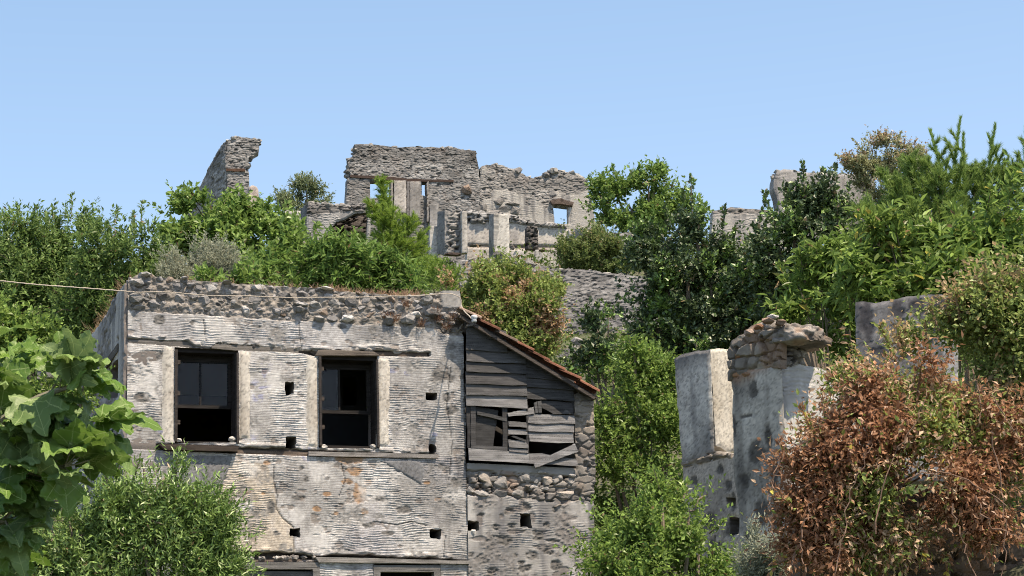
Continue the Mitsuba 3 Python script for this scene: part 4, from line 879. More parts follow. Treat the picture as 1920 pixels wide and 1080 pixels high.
rw(frag, 'face', GP, [(1604, 566), (1625, 564), (1640, 568), (1680, 560), (1720, 553), (1765, 551), (1795, 556), (1800, 900), (1612, 900)], smooth_plaster((.34, .34, .35), 19, dark=(.055, .055, .065), top=(gt - .7, gt + .4), amt=1.0, bump=.005, sp=to_uv(GP, [(1625, 600, 14, 40), (1680, 580, 16, 20), (1720, 575, 20, 22), (1690, 640, 12, 50), (1740, 620, 14, 40), (1650, 660, 22, 14), (1760, 570, 22, 16)], 1 / 165)), thick=.35, seed=8)
bank = thing('retaining_wall', 'brown stone retaining wall coloured darker for the shade of the overhanging brambles at the lower right', 'wall')
BP = Plane(1750, 1000, 17.4, 6)
rw(bank, 'face', BP, [(1500, 935), (1600, 930), (1750, 925), (1990, 915), (1990, 1330), (1500, 1330)], masonry(.26, .13, 51, stone=(.125, .095, .075), mortar=(.135, .105, .085), relief_h=.03, tone=.15, stain=(.06, .05, .045), rust=.2), du=.022, thick=.4, seed=9, smooth=False)  # earthy brown lowered so the colour carries the shade of the brambles
chunk = thing('stone_wall_stub', 'small grey stub of stone wall among green shrubs left of the house', 'ruined wall')
KP = Plane(95, 655, 33, 10)
rw(chunk, 'face', KP, [(70, 645), (85, 640), (108, 642), (112, 650), (118, 690), (118, 740), (70, 740)], masonry(.2, .1, 57, stone=(.3, .29, .28), relief_h=.05), thick=.4, seed=10, smooth=False)

# ------------------------------------------------------------------ ruins along the hilltop
plain = lambda U, V: -.6 + 0 * U
hill_stone = dict(stone=(.312, .308, .304), mortar=(.20, .195, .19), tone=.24, stain=(.16, .156, .152))
tower = thing('ruined_tower_wall', 'tall broken corner of grey stone wall standing on the skyline above green bushes', 'ruined wall')
TP = Plane(425, 330, 92, 8); TS = Plane(425, 330, 92, 8 - 62)
rw(tower, 'front_face', TP, [(425, 262), (440, 258), (462, 259), (485, 261), (487, 273), (483, 284), (474, 290), (467, 297), (465, 308), (460, 316), (459, 321), (466, 324), (467, 350), (468, 380), (470, 420), (423, 420)], masonry(.34, .105, 61, relief_h=.04, rust=.05, **hill_stone), du=.045, thick=.8, rough=.085, seed=11, smooth=False)
rw(tower, 'side_face', TS, [(424, 262), (410, 282), (396, 306), (390, 318), (376, 348), (360, 372), (340, 420), (424, 420)], masonry(.34, .105, 62, relief_h=.04, **hill_stone), du=.08, thick=.8, rough=.05, seed=12, smooth=False)
for q, o_ in (((423, 320), .02), ): 
    u, v = TP.uv(424, 319); u2 = TP.uv(460, 320)[0]; part(tower, 'timber', boxuv(TP, u, v - .07, u2, v + .05, -.3, .1, jit=.02), 'mat_wood', (.12, .07, .045))
post = thing('plaster_stub', 'small pinkish plaster stub beside the foot of the broken tower wall', 'ruined wall')
rw(post, 'face', Plane(476, 360, 91, 20), [(467, 350), (474, 347), (482, 350), (485, 358), (486, 392), (468, 392)], smooth_plaster((.50, .43, .39), 3, amt=.4), du=.05, thick=.4, rough=.03, seed=3)
main = thing('ruined_upper_house', 'roofless grey stone house on the hilltop with sky showing through its window holes', 'ruined house')
HP = Plane(780, 360, 92, 14)
hw = [HP.uvs(q) for q in ([(694, 338), (738, 338), (738, 368), (694, 372)], [(791, 340), (803, 340), (803, 362), (798, 368), (791, 366)])]
ln_ = line(HP, [(648, 333), (700, 331), (760, 335), (845, 339)])
rw(main, 'front_wall', HP, [(650, 334), (655, 333), (655, 305), (660, 296), (667, 290), (668, 272), (700, 273), (760, 276), (820, 278), (852, 276), (880, 281), (895, 283), (897, 312), (899, 330), (902, 400), (905, 500), (880, 500), (800, 500), (648, 440)], masonry(.33, .11, 63, relief_h=.034, rust=.05, band=(HP.uv(780, 306)[1], .68), **hill_stone), du=.045, thick=.6, rough=.085, seed=13, holes=hw, smooth=False)
lu = HP.uvs([(656, 329), (720, 331), (760, 336), (850, 338), (850, 342), (760, 341), (700, 336), (656, 333)]); part(main, 'timber_lintel', prism(HP, lu, -.1, .08, jit=.02), 'mat_wood', (.08, .055, .045))
for k, (x0, x1, y0, y1, cl) in enumerate([(733, 737, 338, 372, (.3, .28, .26)), (739, 762, 338, 378, (.46, .43, .40)), (763, 768, 340, 384, (.2, .19, .19)), (769, 789, 340, 388, (.38, .36, .34)), (801, 804, 340, 395, (.34, .32, .3)), (806, 822, 382, 440, (.36, .35, .34))]):
    rw(main, 'pier', Plane(780, 360, 91.75, 14), [(x0, y0), (x1, y0), (x1, y1 + 20), (x0, y1 + 20)], smooth_plaster(cl, 80 + k, amt=.6), du=.07, thick=.5, rough=.02, seed=k, back=False)
u, v = HP.uv(875, 356); rocks(main, HP, [(875, 356, .55, .5, (.26, .20, .16))], np.random.default_rng(5), ins=.12)
side = thing('ruined_side_wall', 'long broken stone wall with a single window hole joined to the upper house', 'ruined wall')
WP = Plane(1000, 380, 93.2, 12)
wh = [WP.uvs([(1037, 386), (1042, 383), (1072, 387), (1070, 420), (1040, 420)])]
pc_ = lambda U, V: .02 + .22 * (1 - sm(WP.uv(1000, 400)[1], WP.uv(1000, 350)[1], V))
rw(side, 'face', WP, [(900, 316), (905, 312), (925, 310), (945, 311), (955, 316), (975, 318), (980, 327), (990, 332), (1005, 336), (1018, 331), (1024, 326), (1040, 320), (1060, 322), (1082, 324), (1095, 332), (1100, 350), (1108, 385), (1118, 420), (1120, 500), (900, 500)], masonry(.33, .11, 64, relief_h=.04, rust=.05, plaster=((.46, .44, .41), pc_), **{**hill_stone, 'stone': (.33, .315, .30)}), du=.05, thick=.6, rough=.085, seed=14, holes=wh, smooth=False)
u = WP.uvs([(1030, 378), (1050, 374), (1074, 382), (1072, 388), (1050, 384), (1034, 386)]); part(side, 'stone_lintel', prism(WP, u, -.05, .2, jit=.03), 'mat_stone', (.13, .10, .085))
rw(side, 'jamb', WP, [(1065, 386), (1072, 387), (1071, 425), (1066, 425)], smooth_plaster((.5, .48, .46), 4, amt=.4), du=.06, thick=.3, seed=2)
rocks(side, WP, [(935, 380, .5, .35, (.2, .19, .18)), (960, 383, .9, .2, (.22, .21, .2)), (940, 392, .9, .4, (.26, .25, .24)), (925, 398, .7, .3, (.25, .24, .23)), (965, 396, .5, .5, (.24, .23, .22)), (1024, 329, .4, .3, (.2, .19, .18)), (972, 320, .45, .35, (.25, .24, .23)), (907, 390, .4, .5, (.22, .21, .2))], np.random.default_rng(6), ins=.1)
low = thing('ruined_lower_rooms', 'row of roofless white plastered rooms with square piers in front of the upper house', 'ruined house')
QP = Plane(930, 440, 86, 12)
jt = line(QP, [(860, 460), (960, 463), (1090, 464)])
def white_room(U, V, E):
    h, c = smooth_plaster((.56, .53, .49), 90, dark=(.25, .24, .24), amt=.7)(U, V, E)
    q = sm(-.03, .0, V - jt(U) + .05) * (1 - sm(0, .04, V - jt(U) - .06)); c = lerp(c, np.array([.2, .17, .15]), q * .8); return h - .06 * q, c
rw(low, 'plaster_wall', QP, [(876, 418), (905, 416), (950, 416), (988, 420), (1060, 428), (1100, 430), (1100, 510), (876, 505)], white_room, du=.06, thick=.5, rough=.03, seed=15)
rw(low, 'rubble_course', QP, [(866, 394), (910, 398), (950, 402), (1000, 416), (1040, 420), (1062, 424), (1062, 430), (988, 422), (950, 418), (876, 420)], masonry(.3, .14, 66, relief_h=.14, **hill_stone), du=.06, thick=.5, rough=.06, seed=16, smooth=False)
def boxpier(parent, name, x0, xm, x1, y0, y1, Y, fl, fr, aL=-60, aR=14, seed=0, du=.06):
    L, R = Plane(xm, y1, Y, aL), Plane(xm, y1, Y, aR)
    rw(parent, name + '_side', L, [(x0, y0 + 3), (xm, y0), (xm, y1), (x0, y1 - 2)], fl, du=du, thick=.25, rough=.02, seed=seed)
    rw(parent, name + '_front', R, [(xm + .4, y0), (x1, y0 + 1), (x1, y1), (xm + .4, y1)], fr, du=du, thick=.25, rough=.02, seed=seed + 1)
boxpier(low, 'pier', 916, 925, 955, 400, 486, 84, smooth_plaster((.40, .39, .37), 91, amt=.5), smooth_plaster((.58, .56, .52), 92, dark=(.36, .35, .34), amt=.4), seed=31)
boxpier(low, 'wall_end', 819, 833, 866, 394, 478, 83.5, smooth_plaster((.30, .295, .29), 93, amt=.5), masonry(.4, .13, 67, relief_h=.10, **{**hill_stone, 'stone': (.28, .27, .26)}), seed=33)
rw(low, 'jamb', Plane(871, 480, 83.3, 14), [(866, 395), (876, 396), (877, 474), (867, 474)], smooth_plaster((.46, .44, .41), 94, amt=.5), du=.06, thick=.3, seed=5)
rw(low, 'plaster_post', Plane(814, 480, 84, 10), [(806, 424), (820, 424), (821, 495), (806, 495)], smooth_plaster((.55, .53, .50), 95, dark=(.35, .33, .31), amt=.4), du=.06, thick=.4, seed=6)
rw(low, 'dark_gap', Plane(998, 450, 85.2, 12), [(987, 424), (1008, 426), (1010, 468), (987, 466)], masonry(.3, .2, 68, stone=(.13, .12, .115), mortar=(.08, .075, .07), relief_h=.15), du=.06, thick=.3, seed=7, smooth=False)
for k, (x0, x1) in enumerate([(955, 984), (1004, 1018)]): rw(low, 'panel', Plane(970, 480, 84.9, 12), [(x0, 468), (x1, 469), (x1, 492), (x0, 491)], smooth_plaster((.50, .48, .46), 96 + k, amt=.5), du=.06, thick=.2, seed=8 + k)
rocks(low, Plane(940, 480, 83.6, 12), [(936, 478, .6, .35, (.2, .19, .18)), (960, 465, .2, .3, (.15, .14, .13)), (850, 477, .7, .16, (.09, .07, .06)), (890, 461, .7, .1, (.16, .15, .14)), (1020, 470, .5, .14, (.16, .12, .10))], np.random.default_rng(9), ins=.1)
lefty = thing('ruined_left_walls', 'low grey plastered walls with a broken dark gap left of the upper house', 'ruined wall')
Z1 = Plane(610, 430, 84, 12)
gap = [rough_poly(Z1.uvs([(622, 430), (630, 418), (645, 410), (668, 404), (690, 400), (690, 470), (640, 462), (605, 470), (612, 452)]), .16, .4, 4)]
rw(lefty, 'front_face', Z1, [(576, 379), (590, 378), (620, 384), (650, 386), (675, 384), (692, 388), (692, 520), (578, 520)], masonry(.4, .14, 70, relief_h=.09, plaster=((.37, .365, .36), lambda U, V: .18 - .5 * sm(Z1.uv(600, 402)[1], Z1.uv(600, 390)[1], V)), **{**hill_stone, 'stone': (.2, .19, .185)}), du=.05, thick=.3, rough=.085, seed=17, holes=gap, reveal=(.10, .095, .09), smooth=False)
rw(lefty, 'side_face', Plane(577, 430, 84, -66), [(563, 392), (576, 379), (577, 450), (563, 450)], smooth_plaster((.22, .22, .225), 71, amt=.6), du=.07, thick=.3, seed=18)
rw(lefty, 'cross_wall', Plane(550, 420, 86, 8), [(530, 402), (535, 394), (570, 396), (575, 470), (530, 470)], masonry(.4, .14, 73, relief_h=.05, plaster=((.46, .44, .41), lambda U, V: .25 + 0 * U), **hill_stone), du=.07, thick=.4, seed=19, smooth=False)
rw(lefty, 'rubble_fill', Plane(640, 440, 85.2, 12), [(600, 396), (690, 396), (690, 480), (600, 480)], masonry(.5, .22, 74, stone=(.11, .095, .085), mortar=(.06, .055, .05), relief_h=.2), du=.07, thick=.3, seed=20, smooth=False)
terr = thing('terrace_wall', 'sloping grey rubble terrace wall with a dark hole below the white plastered rooms', 'retaining wall')
VP_ = Plane(1000, 600, 66, 8, batter=18)
thole = [quad_hole(VP_, 1040, 534, 19, 7, 50), quad_hole(VP_, 1108, 632, 14, 8, 51)]
rw(terr, 'face', VP_, [(855, 492), (880, 486), (905, 490), (940, 489), (985, 491), (1010, 496), (1050, 505), (1090, 508), (1130, 510), (1165, 514), (1210, 520), (1240, 620), (1230, 780), (850, 780)], masonry(.42, .085, 75, relief_h=.04, **{**hill_stone, 'stone': (.215, .212, .212), 'mortar': (.15, .147, .145), 'stain': (.12, .12, .125)}), du=.05, thick=.6, rough=.06, seed=21, holes=thole, smooth=False)
rocks(terr, Plane(1070, 660, 58, 8), [(1072, 662, .8, .55, (.25, .245, .24)), (1092, 690, .6, .45, (.3, .29, .28)), (1060, 690, .5, .4, (.22, .215, .21)), (1080, 640, .5, .3, (.27, .26, .25))], np.random.default_rng(12))
far1 = thing('grey_ruin_block', 'upright grey stone wall block on the skyline half hidden by a dark bush', 'ruined wall')
rw(far1, 'face', Plane(1500, 360, 82, 10), [(1452, 338), (1456, 322), (1470, 318), (1500, 322), (1560, 326), (1626, 327), (1640, 332), (1640, 450), (1460, 450), (1461, 400), (1458, 370), (1451, 352)], masonry(.42, .11, 76, relief_h=.05, plaster=((.36, .35, .345), lambda U, V: .16 + 0 * U), **hill_stone), du=.065, thick=.6, rough=.085, seed=22, smooth=False)
far2 = thing('pale_ruin_wall', 'low pale plastered wall seen between two dark bushes on the skyline', 'ruined wall')
rw(far2, 'face', Plane(1390, 430, 80, 6), [(1335, 396), (1370, 389), (1410, 392), (1455, 396), (1480, 398), (1480, 480), (1335, 490)], masonry(.4, .13, 77, relief_h=.05, plaster=((.44, .42, .40), lambda U, V: .5 - .8 * sm(Plane(1390, 430, 80, 6).uv(1390, 408)[1], Plane(1390, 430, 80, 6).uv(1390, 396)[1], V)), **{**hill_stone, 'stone': (.24, .225, .21)}), du=.06, thick=.5, rough=.04, seed=23, smooth=False)
far3 = thing('dark_wall_piece', 'small dark grey piece of wall under the leafy tree beside the long broken wall', 'ruined wall')
rw(far3, 'face', Plane(1160, 450, 84, 6), [(1120, 434), (1165, 438), (1196, 432), (1198, 480), (1120, 480)], masonry(.4, .14, 78, relief_h=.06, **{**hill_stone, 'stone': (.22, .22, .22)}), du=.065, thick=.5, rough=.04, seed=24, smooth=False)

def top_rubble(parent, pl, px, n, seed, size=.2, depth=.6):
    """Loose stones left along a broken wall top."""
    rng = np.random.default_rng(seed); q = pl.uvs(px); ms = []; cs = []; ax = np.array([pl.u, pl.n, pl.v])
    L = np.r_[0, np.cumsum(np.linalg.norm(np.diff(q, axis=0), axis=1))]
    for k in range(n):
        t = rng.random() * L[-1]; u, v = np.interp(t, L, q[:, 0]), np.interp(t, L, q[:, 1]); w = size * (.5 + rng.random())
        m = unweld(boulder(pl.at(u, v + w * .05, -depth * rng.random()), [w * .55, w * .5, w * .38], rng, ax, 14)); ms.append(m); cs.append(np.tile(np.array([.30, .29, .275]) * (.55 + .8 * rng.random()), (len(m[0]), 1)))
    part(parent, 'loose_stones', merge(ms), 'mat_stone', np.vstack(cs), kind='stuff')
top_rubble(main, HP, [(668, 273), (700, 274), (760, 277), (820, 279), (852, 277), (880, 282), (895, 284)], 60, 1, .26)
top_rubble(main, HP, [(650, 335), (655, 330), (655, 306), (668, 276)], 18, 2, .28, .3)
top_rubble(side, WP, [(905, 313), (925, 311), (945, 312), (955, 317), (975, 319), (980, 328), (990, 333), (1005, 337), (1018, 332), (1024, 327), (1040, 321), (1060, 323), (1082, 325), (1095, 333), (1100, 350), (1108, 385)], 80, 3, .30)
top_rubble(tower, TP, [(425, 263), (440, 259), (462, 260), (485, 262), (486, 274), (474, 290), (466, 298), (464, 308), (460, 320)], 34, 4, .26)
top_rubble(lefty, Z1, [(576, 381), (590, 380), (620, 386), (650, 388), (692, 390)], 40, 5, .26, .3)
top_rubble(low, QP, [(866, 396), (910, 399), (950, 403), (1000, 417), (1062, 425)], 50, 6, .30, .4)
top_rubble(far1, Plane(1500, 360, 82, 10), [(1452, 338), (1456, 323), (1470, 319), (1500, 323), (1560, 327), (1626, 328)], 34, 7, .24)
top_rubble(terr, VP_, [(880, 488), (940, 490), (1010, 497), (1050, 506), (1130, 511), (1210, 521)], 60, 8, .34)

# ------------------------------------------------------------------ trees, shrubs and climbers
plant('dense_shrub', 'large dense dark green shrub at the left edge above the cable', 'shrub', 'laurel', 50, [(-30, 480, 80), (25, 480, 70), (95, 465, 72), (150, 470, 65), (30, 570, 100), (120, 560, 95), (-40, 620, 100), (70, 650, 90), (160, 640, 85)], 101, 1.25, loose=.3, shoots=[(35, 420, 33, 382), (60, 420, 66, 390), (133, 415, 135, 368), (100, 410, 98, 385), (150, 420, 160, 390)], tree=True, twigs=60)
plant('dense_shrub', 'dense dark green shrub behind the left corner of the house roof', 'shrub', 'laurel', 48, [(205, 470, 62), (262, 470, 52), (220, 550, 85), (285, 520, 60), (200, 620, 90), (290, 580, 70), (170, 560, 70)], 102, 1.25, loose=.3, shoots=[(265, 430, 266, 378), (255, 430, 250, 400), (215, 420, 222, 392), (285, 440, 292, 412)], tree=True, twigs=60)
plant('broadleaf_shrub', 'bright green broad leaved shrub below the broken tower wall', 'shrub', 'broad', 60, [(350, 405, 48), (335, 450, 45), (395, 420, 55), (450, 415, 52), (500, 420, 40), (420, 480, 70), (490, 470, 55), (360, 375, 22), (540, 430, 30)], 103, 1.15, shoots=[(350, 380, 352, 350), (380, 385, 385, 355), (420, 385, 425, 362), (500, 400, 505, 375)])
plant('broadleaf_shrub', 'green broad leaved shrub in front of the low grey ruined walls', 'shrub', 'broad', 56, [(560, 455, 38), (545, 490, 45), (585, 490, 30), (500, 510, 50), (600, 460, 12)], 104, 1.0, shoots=[(590, 440, 596, 420), (560, 430, 556, 415)])
plant('olive_bush', 'silvery grey green olive bush behind the house roof', 'bush', 'olive', 47, [(375, 485, 40, 42), (345, 500, 40), (415, 492, 34), (330, 525, 40), (390, 525, 50)], 105, 1.2)
plant('skyline_shrub', 'small grey green shrub on the skyline left of the upper house', 'shrub', 'dusty', 87, [(570, 385, 34), (540, 388, 24), (605, 388, 24), (570, 405, 40), (560, 345, 14), (595, 355, 14), (530, 372, 16), (575, 348, 20)], 106, 1.0, shoots=[(562, 360, 556, 326), (578, 360, 584, 324), (605, 378, 626, 362), (532, 380, 514, 350), (598, 368, 610, 342)])
plant('leafy_sapling', 'yellow green sapling shoots just above the house roof edge', 'shrub', 'broad', 41, [(400, 520, 26), (430, 515, 26), (465, 522, 30), (380, 528, 18)], 107, .8, scale=.8)
plant('long_leaved_shrub', 'dark green shrub with long drooping leaves above the middle of the roof', 'shrub', 'long', 44, [(530, 515, 40), (590, 505, 50), (640, 500, 50), (560, 540, 40), (620, 540, 45), (480, 530, 35)], 108, 1.15, shoots=[(625, 470, 628, 448), (590, 470, 586, 452)])
plant('long_leaved_shrub', 'green shrub with long drooping leaves below the feathery pine', 'shrub', 'long', 44.5, [(690, 505, 45), (740, 510, 42), (700, 540, 40), (760, 540, 35)], 109, 1.15)
pine('young_pine', 'feathery bright green young pine in front of the upper house', 54, [(745, 520, 715, 335, 34), (745, 500, 695, 380, 40), (740, 500, 730, 400, 55), (745, 510, 770, 410, 45), (750, 520, 795, 440, 35), (735, 520, 670, 450, 40), (755, 540, 815, 500, 45), (740, 540, 700, 470, 55), (760, 560, 790, 480, 50)], 110, (.17, .27, .04), (.34, .46, .10), needle=.11, width=.007, dens=1.5)
pine('young_pine', 'low feathery pine sprouting at the right end of the roof', 46, [(830, 560, 820, 490, 40), (820, 560, 790, 500, 38), (840, 560, 860, 510, 30)], 111, (.16, .26, .04), (.32, .44, .10), dens=.9)
plant('smoke_bush', 'rounded green bush with orange seed heads behind the lean to roof', 'bush', 'smoke', 42, [(900, 540, 45), (955, 545, 50), (880, 580, 50), (940, 600, 60), (1000, 580, 48), (1010, 620, 45), (860, 530, 28), (960, 640, 60), (1040, 600, 18), (910, 510, 22), (970, 515, 22), (1020, 550, 34), (1000, 640, 45), (920, 560, 50)], 112, 1.4, gapq=.18)
plant('hill_scrub', 'rounded olive green bush at the right end of the white rooms', 'bush', 'scrub', 76, [(1090, 465, 42), (1125, 470, 45), (1075, 480, 35), (1110, 495, 40), (1150, 490, 35), (1110, 440, 20)], 113, 1.1)
plant('leafy_tree', 'leafy tree with visible branches on the skyline right of the broken wall', 'tree', 'broad', 86, [(1150, 350, 38), (1215, 345, 36), (1180, 385, 50), (1250, 385, 48), (1130, 395, 32), (1300, 400, 34), (1220, 420, 45), (1235, 322, 18), (1120, 360, 16)], 114, 1.0, tree=True, shoots=[(1110, 350, 1104, 330), (1150, 330, 1148, 312), (1195, 330, 1200, 308), (1230, 325, 1236, 303), (1120, 370, 1100, 345)], r0=.09)
plant('carob_tree', 'dark glossy carob tree in the centre right below the leafy tree', 'tree', 'carob', 52, [(1300, 420, 42), (1250, 460, 55), (1330, 470, 55), (1210, 510, 60), (1290, 530, 70), (1370, 520, 60), (1215, 600, 50), (1260, 610, 75), (1350, 600, 75), (1420, 580, 60), (1310, 680, 80), (1230, 690, 60), (1420, 500, 45), (1210, 440, 36), (1450, 620, 55), (1390, 660, 60)], 115, 1.15, tree=True, shoots=[(1298, 400, 1296, 330), (1285, 400, 1280, 355), (1355, 440, 1358, 385), (1410, 470, 1437, 360), (1425, 460, 1445, 390), (1250, 420, 1246, 385), (1370, 470, 1380, 420), (1200, 470, 1196, 440)], r0=.12, twigs=80)
plant('carob_tree', 'dark carob tree with upright shoots in front of the grey skyline block', 'tree', 'carob', 50, [(1490, 410, 45), (1530, 400, 40), (1500, 365, 30), (1545, 360, 34), (1585, 400, 34), (1600, 450, 40), (1460, 460, 55), (1530, 470, 60), (1570, 440, 40), (1490, 530, 65), (1420, 500, 45), (1560, 530, 50), (1440, 560, 55), (1600, 500, 50), (1620, 420, 34)], 116, 1.1, tree=True, shoots=[(1510, 380, 1505, 302), (1545, 380, 1542, 318), (1565, 380, 1566, 308), (1470, 390, 1480, 360), (1450, 420, 1432, 362), (1585, 400, 1592, 345)], r0=.1, twigs=70)
plant('carob_sapling', 'small dark carob sapling growing in front of the terrace wall', 'shrub', 'carob', 47, [(1110, 610, 22), (1130, 650, 40), (1100, 680, 35), (1160, 690, 45), (1140, 590, 16)], 117, .75, shoots=[(1105, 610, 1098, 575), (1145, 600, 1160, 555), (1125, 620, 1120, 570)])
plant('fresh_shrub', 'bright green small leaved shrub between the lean to and the plaster pier', 'shrub', 'fresh', 34, [(1200, 690, 42), (1235, 720, 42), (1160, 745, 36), (1225, 780, 54), (1150, 830, 46), (1130, 780, 20), (1250, 690, 22), (1240, 850, 65), (1190, 900, 80), (1150, 960, 70), (1250, 940, 60), (1190, 655, 18)], 118, 1.1, loose=.45, gapq=.45, shoots=[(1190, 670, 1178, 632), (1220, 690, 1228, 650), (1150, 720, 1140, 690)], twigs=60)
plant('ivy_shrub', 'bright olive green shrub filling the foreground below the lean to', 'shrub', 'fresh', 24, [(1180, 1010, 70), (1250, 990, 70), (1130, 1060, 60), (1210, 1080, 90), (1310, 1040, 70), (1340, 1090, 60), (1240, 930, 30), (1290, 960, 35)], 119, 1.15, scale=.85, loose=.5, gapq=.48, shoots=[(1240, 930, 1226, 880), (1280, 940, 1290, 900), (1330, 1000, 1360, 975)])
plant('brown_tree', 'brownish thin tree standing on the grey skyline block', 'tree', 'brown_tree', 80, [(1640, 285, 36), (1690, 290, 36), (1610, 300, 26), (1660, 320, 40), (1720, 300, 26), (1670, 350, 50), (1590, 300, 14), (1660, 262, 16), (1620, 330, 34), (1680, 390, 50)], 120, 1.15, tree=True, r0=.05, root=P(1660, 440, 80), shoots=[(1620, 290, 1600, 262), (1680, 265, 1690, 248), (1650, 265, 1648, 246), (1590, 305, 1566, 290)])
pine('shooting_pine', 'tall green pine with pale upright shoots at the upper right', 46, [(1790, 420, 1780, 215, 28), (1770, 380, 1760, 235, 18), (1810, 420, 1802, 255, 18), (1850, 430, 1845, 238, 24), (1890, 420, 1885, 246, 22), (1930, 420, 1912, 238, 24), (1790, 480, 1700, 300, 60), (1760, 480, 1660, 330, 60), (1800, 480, 1740, 310, 65), (1840, 500, 1820, 330, 75), (1900, 500, 1890, 340, 70), (1740, 520, 1640, 400, 60), (1800, 540, 1720, 400, 80), (1880, 540, 1850, 420, 70), (1960, 500, 1950, 300, 60), (1700, 520, 1610, 450, 50), (1720, 480, 1680, 340, 55), (1780, 440, 1750, 330, 55), (1860, 440, 1860, 330, 60), (1640, 520, 1620, 380, 60), (1700, 500, 1690, 360, 70), (1760, 480, 1770, 330, 70), (1660, 470, 1720, 320, 60), (1830, 400, 1830, 310, 50), (1910, 420, 1905, 310, 50)], 121, (.14, .23, .05), (.29, .40, .125), needle=.12, width=.008, dens=1.25, twl=.55)
plant('large_leaved_shrub', 'tall yellow green shrub with large pointed leaves at the right edge', 'shrub', 'ailanthus', 31, [(1700, 480, 50), (1600, 500, 34), (1880, 400, 60), (1920, 460, 70), (1840, 450, 60), (1760, 480, 55), (1700, 520, 60), (1800, 540, 80), (1900, 550, 80), (1660, 480, 40), (1640, 560, 60), (1700, 600, 70), (1940, 360, 40), (1780, 430, 40), (1630, 520, 55), (1720, 440, 40), (1660, 420, 34), (1750, 560, 60), (1850, 620, 60)], 122, 1.15, scale=.76, loose=.45, gapq=.42, six=True, big=150, shoots=[(1850, 400, 1860, 345), (1890, 390, 1900, 325), (1800, 440, 1790, 390), (1740, 460, 1735, 410), (1690, 480, 1680, 430), (1640, 470, 1632, 400), (1610, 500, 1606, 440)], twigs=90, r0=.03, zig=.7)
plant('large_leaved_shrub', 'yellow green shrub with long pointed leaves behind the ruined pillar', 'shrub', 'ailanthus', 33, [(1540, 560, 50), (1590, 600, 50), (1500, 540, 35), (1560, 500, 40), (1480, 570, 30), (1600, 530, 50), (1570, 650, 45), (1500, 600, 30), (1620, 620, 50), (1600, 470, 40), (1530, 510, 40), (1460, 600, 34)], 123, 1.0, six=True, big=110, shoots=[(1510, 530, 1500, 480), (1560, 480, 1556, 450), (1480, 550, 1465, 500)], twigs=60, r0=.03, scale=.74, loose=.45, gapq=.42, zig=.7)
plant('bramble_thicket', 'tangled bramble thicket of dry reddish brown leaves at the lower right', 'bramble', 'bramble_dry', 16.5, [(1880, 960, 50), (1900, 860, 60), (1830, 980, 40), (1850, 800, 60), (1910, 760, 50), (1610, 780, 60), (1560, 830, 45), (1680, 760, 80), (1530, 890, 60), (1620, 860, 90), (1720, 850, 90), (1500, 940, 45), (1560, 960, 60), (1800, 860, 80), (1490, 1010, 40), (1530, 1060, 55), (1640, 950, 70), (1760, 930, 55), (1475, 870, 18), (1720, 700, 50), (1850, 900, 60), (1650, 730, 45), (1640, 800, 70), (1690, 900, 70), (1590, 1020, 60), (1680, 1010, 50), (1780, 800, 60)], 124, 1.1, scale=.9, loose=.55, gapq=.46, zig=.7, shoots=[(1480, 880, 1462, 820), (1470, 1000, 1445, 920), (1620, 740, 1580, 680), (1540, 850, 1500, 760), (1560, 830, 1540, 730), (1600, 760, 1560, 700), (1500, 900, 1470, 850), (1680, 720, 1660, 660), (1720, 980, 1740, 1060), (1600, 1000, 1610, 1080), (1500, 1000, 1480, 1075), (1800, 950, 1815, 1040), (1500, 960, 1462, 930), (1510, 920, 1468, 960), (1560, 860, 1520, 800), (1640, 780, 1615, 700), (1720, 740, 1730, 670), (1780, 800, 1800, 720), (1540, 1000, 1530, 1078), (1640, 1000, 1650, 1078), (1760, 980, 1775, 1070), (1850, 980, 1862, 1060), (1500, 1040, 1450, 1060), (1700, 800, 1690, 720)], r0=.012, twigs=140, stem=(.20, .13, .09), root=P(1640, 960, 17.2))
plant('bramble_thicket', 'green and tan bramble thicket hanging over the grey wall fragment at the right edge', 'bramble', 'bramble_green', 17, [(1800, 650, 80), (1860, 600, 70), (1900, 680, 90), (1780, 730, 70), (1720, 690, 50), (1860, 780, 90), (1930, 780, 80), (1830, 560, 50), (1890, 540, 50), (1650, 700, 45), (1930, 600, 70), (1700, 640, 30), (1920, 880, 60), (1760, 790, 50), (1700, 740, 45), (1640, 740, 40), (1880, 860, 60), (1580, 700, 30), (1600, 750, 34), (1555, 800, 26), (1700, 780, 36), (1790, 860, 36), (1520, 860, 20), (1680, 700, 40), (1840, 930, 40)], 125, 1.15, scale=.95, loose=.45, gapq=.40, zig=.7, shoots=[(1640, 720, 1600, 650), (1680, 680, 1650, 610), (1900, 560, 1905, 500), (1760, 620, 1740, 560), (1800, 600, 1790, 540), (1860, 560, 1850, 505), (1740, 660, 1735, 600)], r0=.012, twigs=140, stem=(.22, .16, .11), root=P(1840, 900, 17.6))
rng_c = np.random.default_rng(66)
